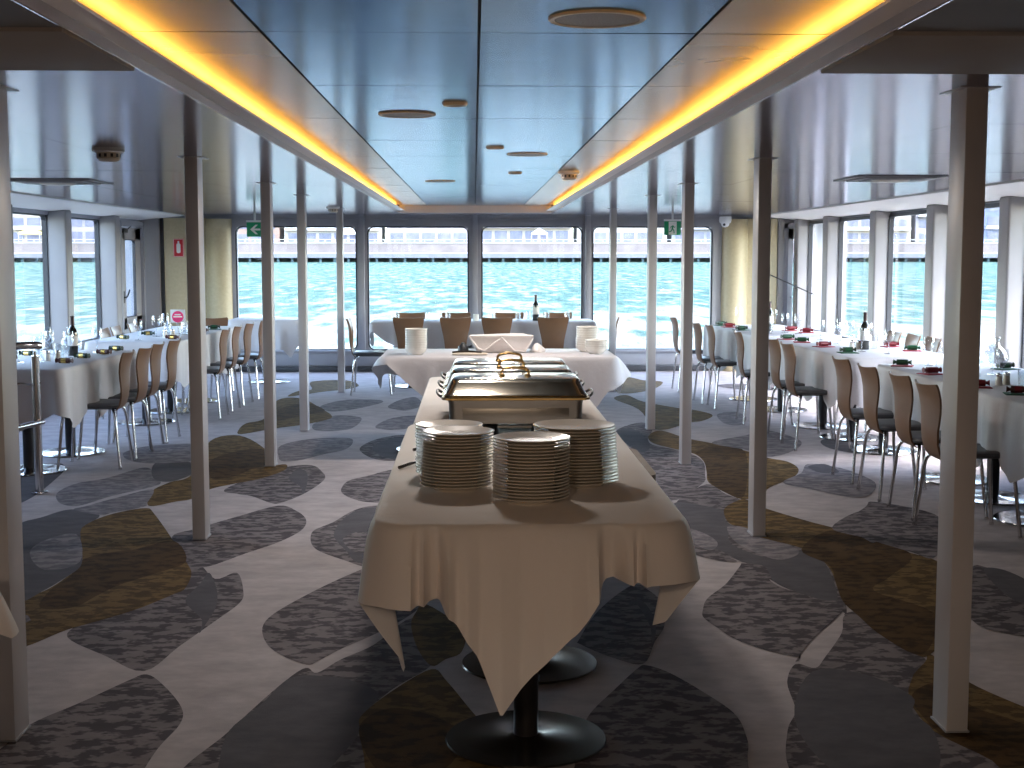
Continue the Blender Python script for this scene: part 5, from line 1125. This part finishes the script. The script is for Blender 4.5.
# glass carafe beside the left bottle, decanter on the right
for x, y, l in ((-3.11, 10.5, 'round clear glass carafe beside the wine bottle on the near left table row'), (3.53, 9.03, 'round clear glass decanter at the far end of the near right table row')):
    t = tag(empty('glass_carafe', (x, y, CZ)), l, 'carafe')
    bm = bmesh.new(); lathe(bm, [(0, 0.001), (.05, 0.001), (.075, .03), (.08, .06), (.068, .10), (.03, .135), (.022, .16), (.03, .19)], 28); build('carafe_body', bm, M['glass'], t)
    bm = bmesh.new(); lathe(bm, [(.0295, .186), (.033, .19), (.0305, .194)], 24); build('lip', bm, M['glass'], t)
# pink table sign
t = tag(empty('table_sign', (-2.735, 12.55, CZ)), 'white table sign with a round magenta emblem on the far left tables', 'table sign')
bm = bmesh.new(); box(bm, -.068, .068, -.003, .003, .125, .245, .001); build('card', bm, M['white'], t)
F = Matrix(((1, 0, 0, 0), (0, 0, 1, 0), (0, 1, 0, 0), (0, 0, 0, 1)))
bm = bmesh.new(); prism(bm, [(.053 * math.cos(a), .178 + .053 * math.sin(a)) for a in [2 * PI * k / 36 for k in range(36)]], -.005, -.0025, F); build('emblem', bm, M['sign_pink'], t)
bm = bmesh.new(); box(bm, -.028, .028, -.0065, -.0045, .193, .203); box(bm, -.04, .04, -.0065, -.0045, .173, .184); build('emblem_lettering', bm, M['label'], t)
bm = bmesh.new(); tube(bm, [(0, 0, .005), (0, 0, .13)], .004, 8); lathe(bm, [(0, 0.0005), (.03, 0.0005), (.03, .004), (.005, .008), (0, .008)], 20); build('stand', bm, M['chrome'], t)

# ------------------------------------------------------------------ light and camera
w = bpy.data.worlds.new('sky'); SC.world = w; w.use_nodes = True
nt = w.node_tree; nt.nodes.clear()
sky = nt.nodes.new('ShaderNodeTexSky'); sky.sky_type = 'NISHITA'; sky.sun_disc = False
sky.sun_elevation = math.radians(48); sky.sun_rotation = math.radians(115); sky.air_density = 1.0; sky.dust_density = 1.5; sky.ozone_density = 1.0
bg = nt.nodes.new('ShaderNodeBackground'); bg.inputs[1].default_value = SKY_S
ow = nt.nodes.new('ShaderNodeOutputWorld')
hs = nt.nodes.new('ShaderNodeHueSaturation'); hs.inputs['Saturation'].default_value = 0.95
nt.links.new(sky.outputs[0], hs.inputs['Color']); nt.links.new(hs.outputs[0], bg.inputs[0]); nt.links.new(bg.outputs[0], ow.inputs[0])
sd = bpy.data.lights.new('sun', 'SUN'); sd.energy = SUN_E; sd.angle = math.radians(0.6); sd.color = (1.0, 0.95, 0.88)
so = bpy.data.objects.new('sun', sd); link(so)
so.rotation_euler = Vector((-SUN_D[0], -SUN_D[1], -SUN_D[2])).to_track_quat('-Z', 'Y').to_euler()
# daylight portals just outside the window openings (they add no light, they only guide sampling)
def portal(x, y, z, sx, sy, dirv):
    d = bpy.data.lights.new('daylight_portal', 'AREA'); d.shape = 'RECTANGLE'; d.size = sx; d.size_y = sy; d.cycles.is_portal = True
    o = bpy.data.objects.new('daylight_portal', d); link(o); o.location = (x, y, z)
    o.rotation_euler = Vector(dirv).to_track_quat('-Z', 'Y').to_euler()
portal(0, YW + .2, 1.07, 6.3, 1.7, (0, -1, 0))
portal(XS + .25, 13.0, 1.22, 9.2, 1.5, (-1, 0, 0)); portal(-XS - .25, 13.0, 1.22, 9.2, 1.5, (1, 0, 0))
# warm fill lights added behind the camera, with no fixture there
def add_fill(x, y, z, e, s, col):
    d = bpy.data.lights.new('fill_light', 'AREA'); d.shape = 'DISK'; d.size = s; d.energy = e; d.color = col
    o = bpy.data.objects.new('fill_light', d); link(o); o.location = (x, y, z); o.rotation_euler = (0, 0, 0)
for x, k in ((-0.7, 1.7), (0.75, .8)): add_fill(x, -0.9, 2.05, FILL_E * k, .2, (1.0, 0.78, 0.58))
for x, y, k in ((-0.073, 5.37, .45), (0.117, 7.53, 1.0), (0.298, 9.855, 1.1)): add_fill(x, y, ZM - 0.018, MID_FILL_E * k, .2, (1.0, 0.90, 0.82))  # fill light added under ceiling fittings that are themselves unlit

cd = bpy.data.cameras.new('camera'); cd.sensor_width = 36; cd.sensor_fit = 'HORIZONTAL'; cd.lens = 1350 / 1024 * 36
cd.clip_end = 3000; cd.clip_start = 0.05
co = bpy.data.objects.new('camera', cd); link(co); co.location = (0, 0, 1.5)
co.rotation_euler = (PI / 2 - 0.09563331, 0, -0.0280122)
SC.camera = co
SC.view_settings.view_transform = 'Standard'; SC.view_settings.look = 'None'; SC.view_settings.gamma = 1.0
SC.view_settings.use_curve_mapping = False; SC.view_settings.exposure = EXPO
SC.cycles.max_bounces = 10; SC.cycles.diffuse_bounces = 5; SC.cycles.glossy_bounces = 4; SC.cycles.transparent_max_bounces = 24
SC.cycles.transmission_bounces = 6; SC.cycles.sample_clamp_indirect = 6.0; SC.cycles.caustics_reflective = False; SC.cycles.caustics_refractive = False
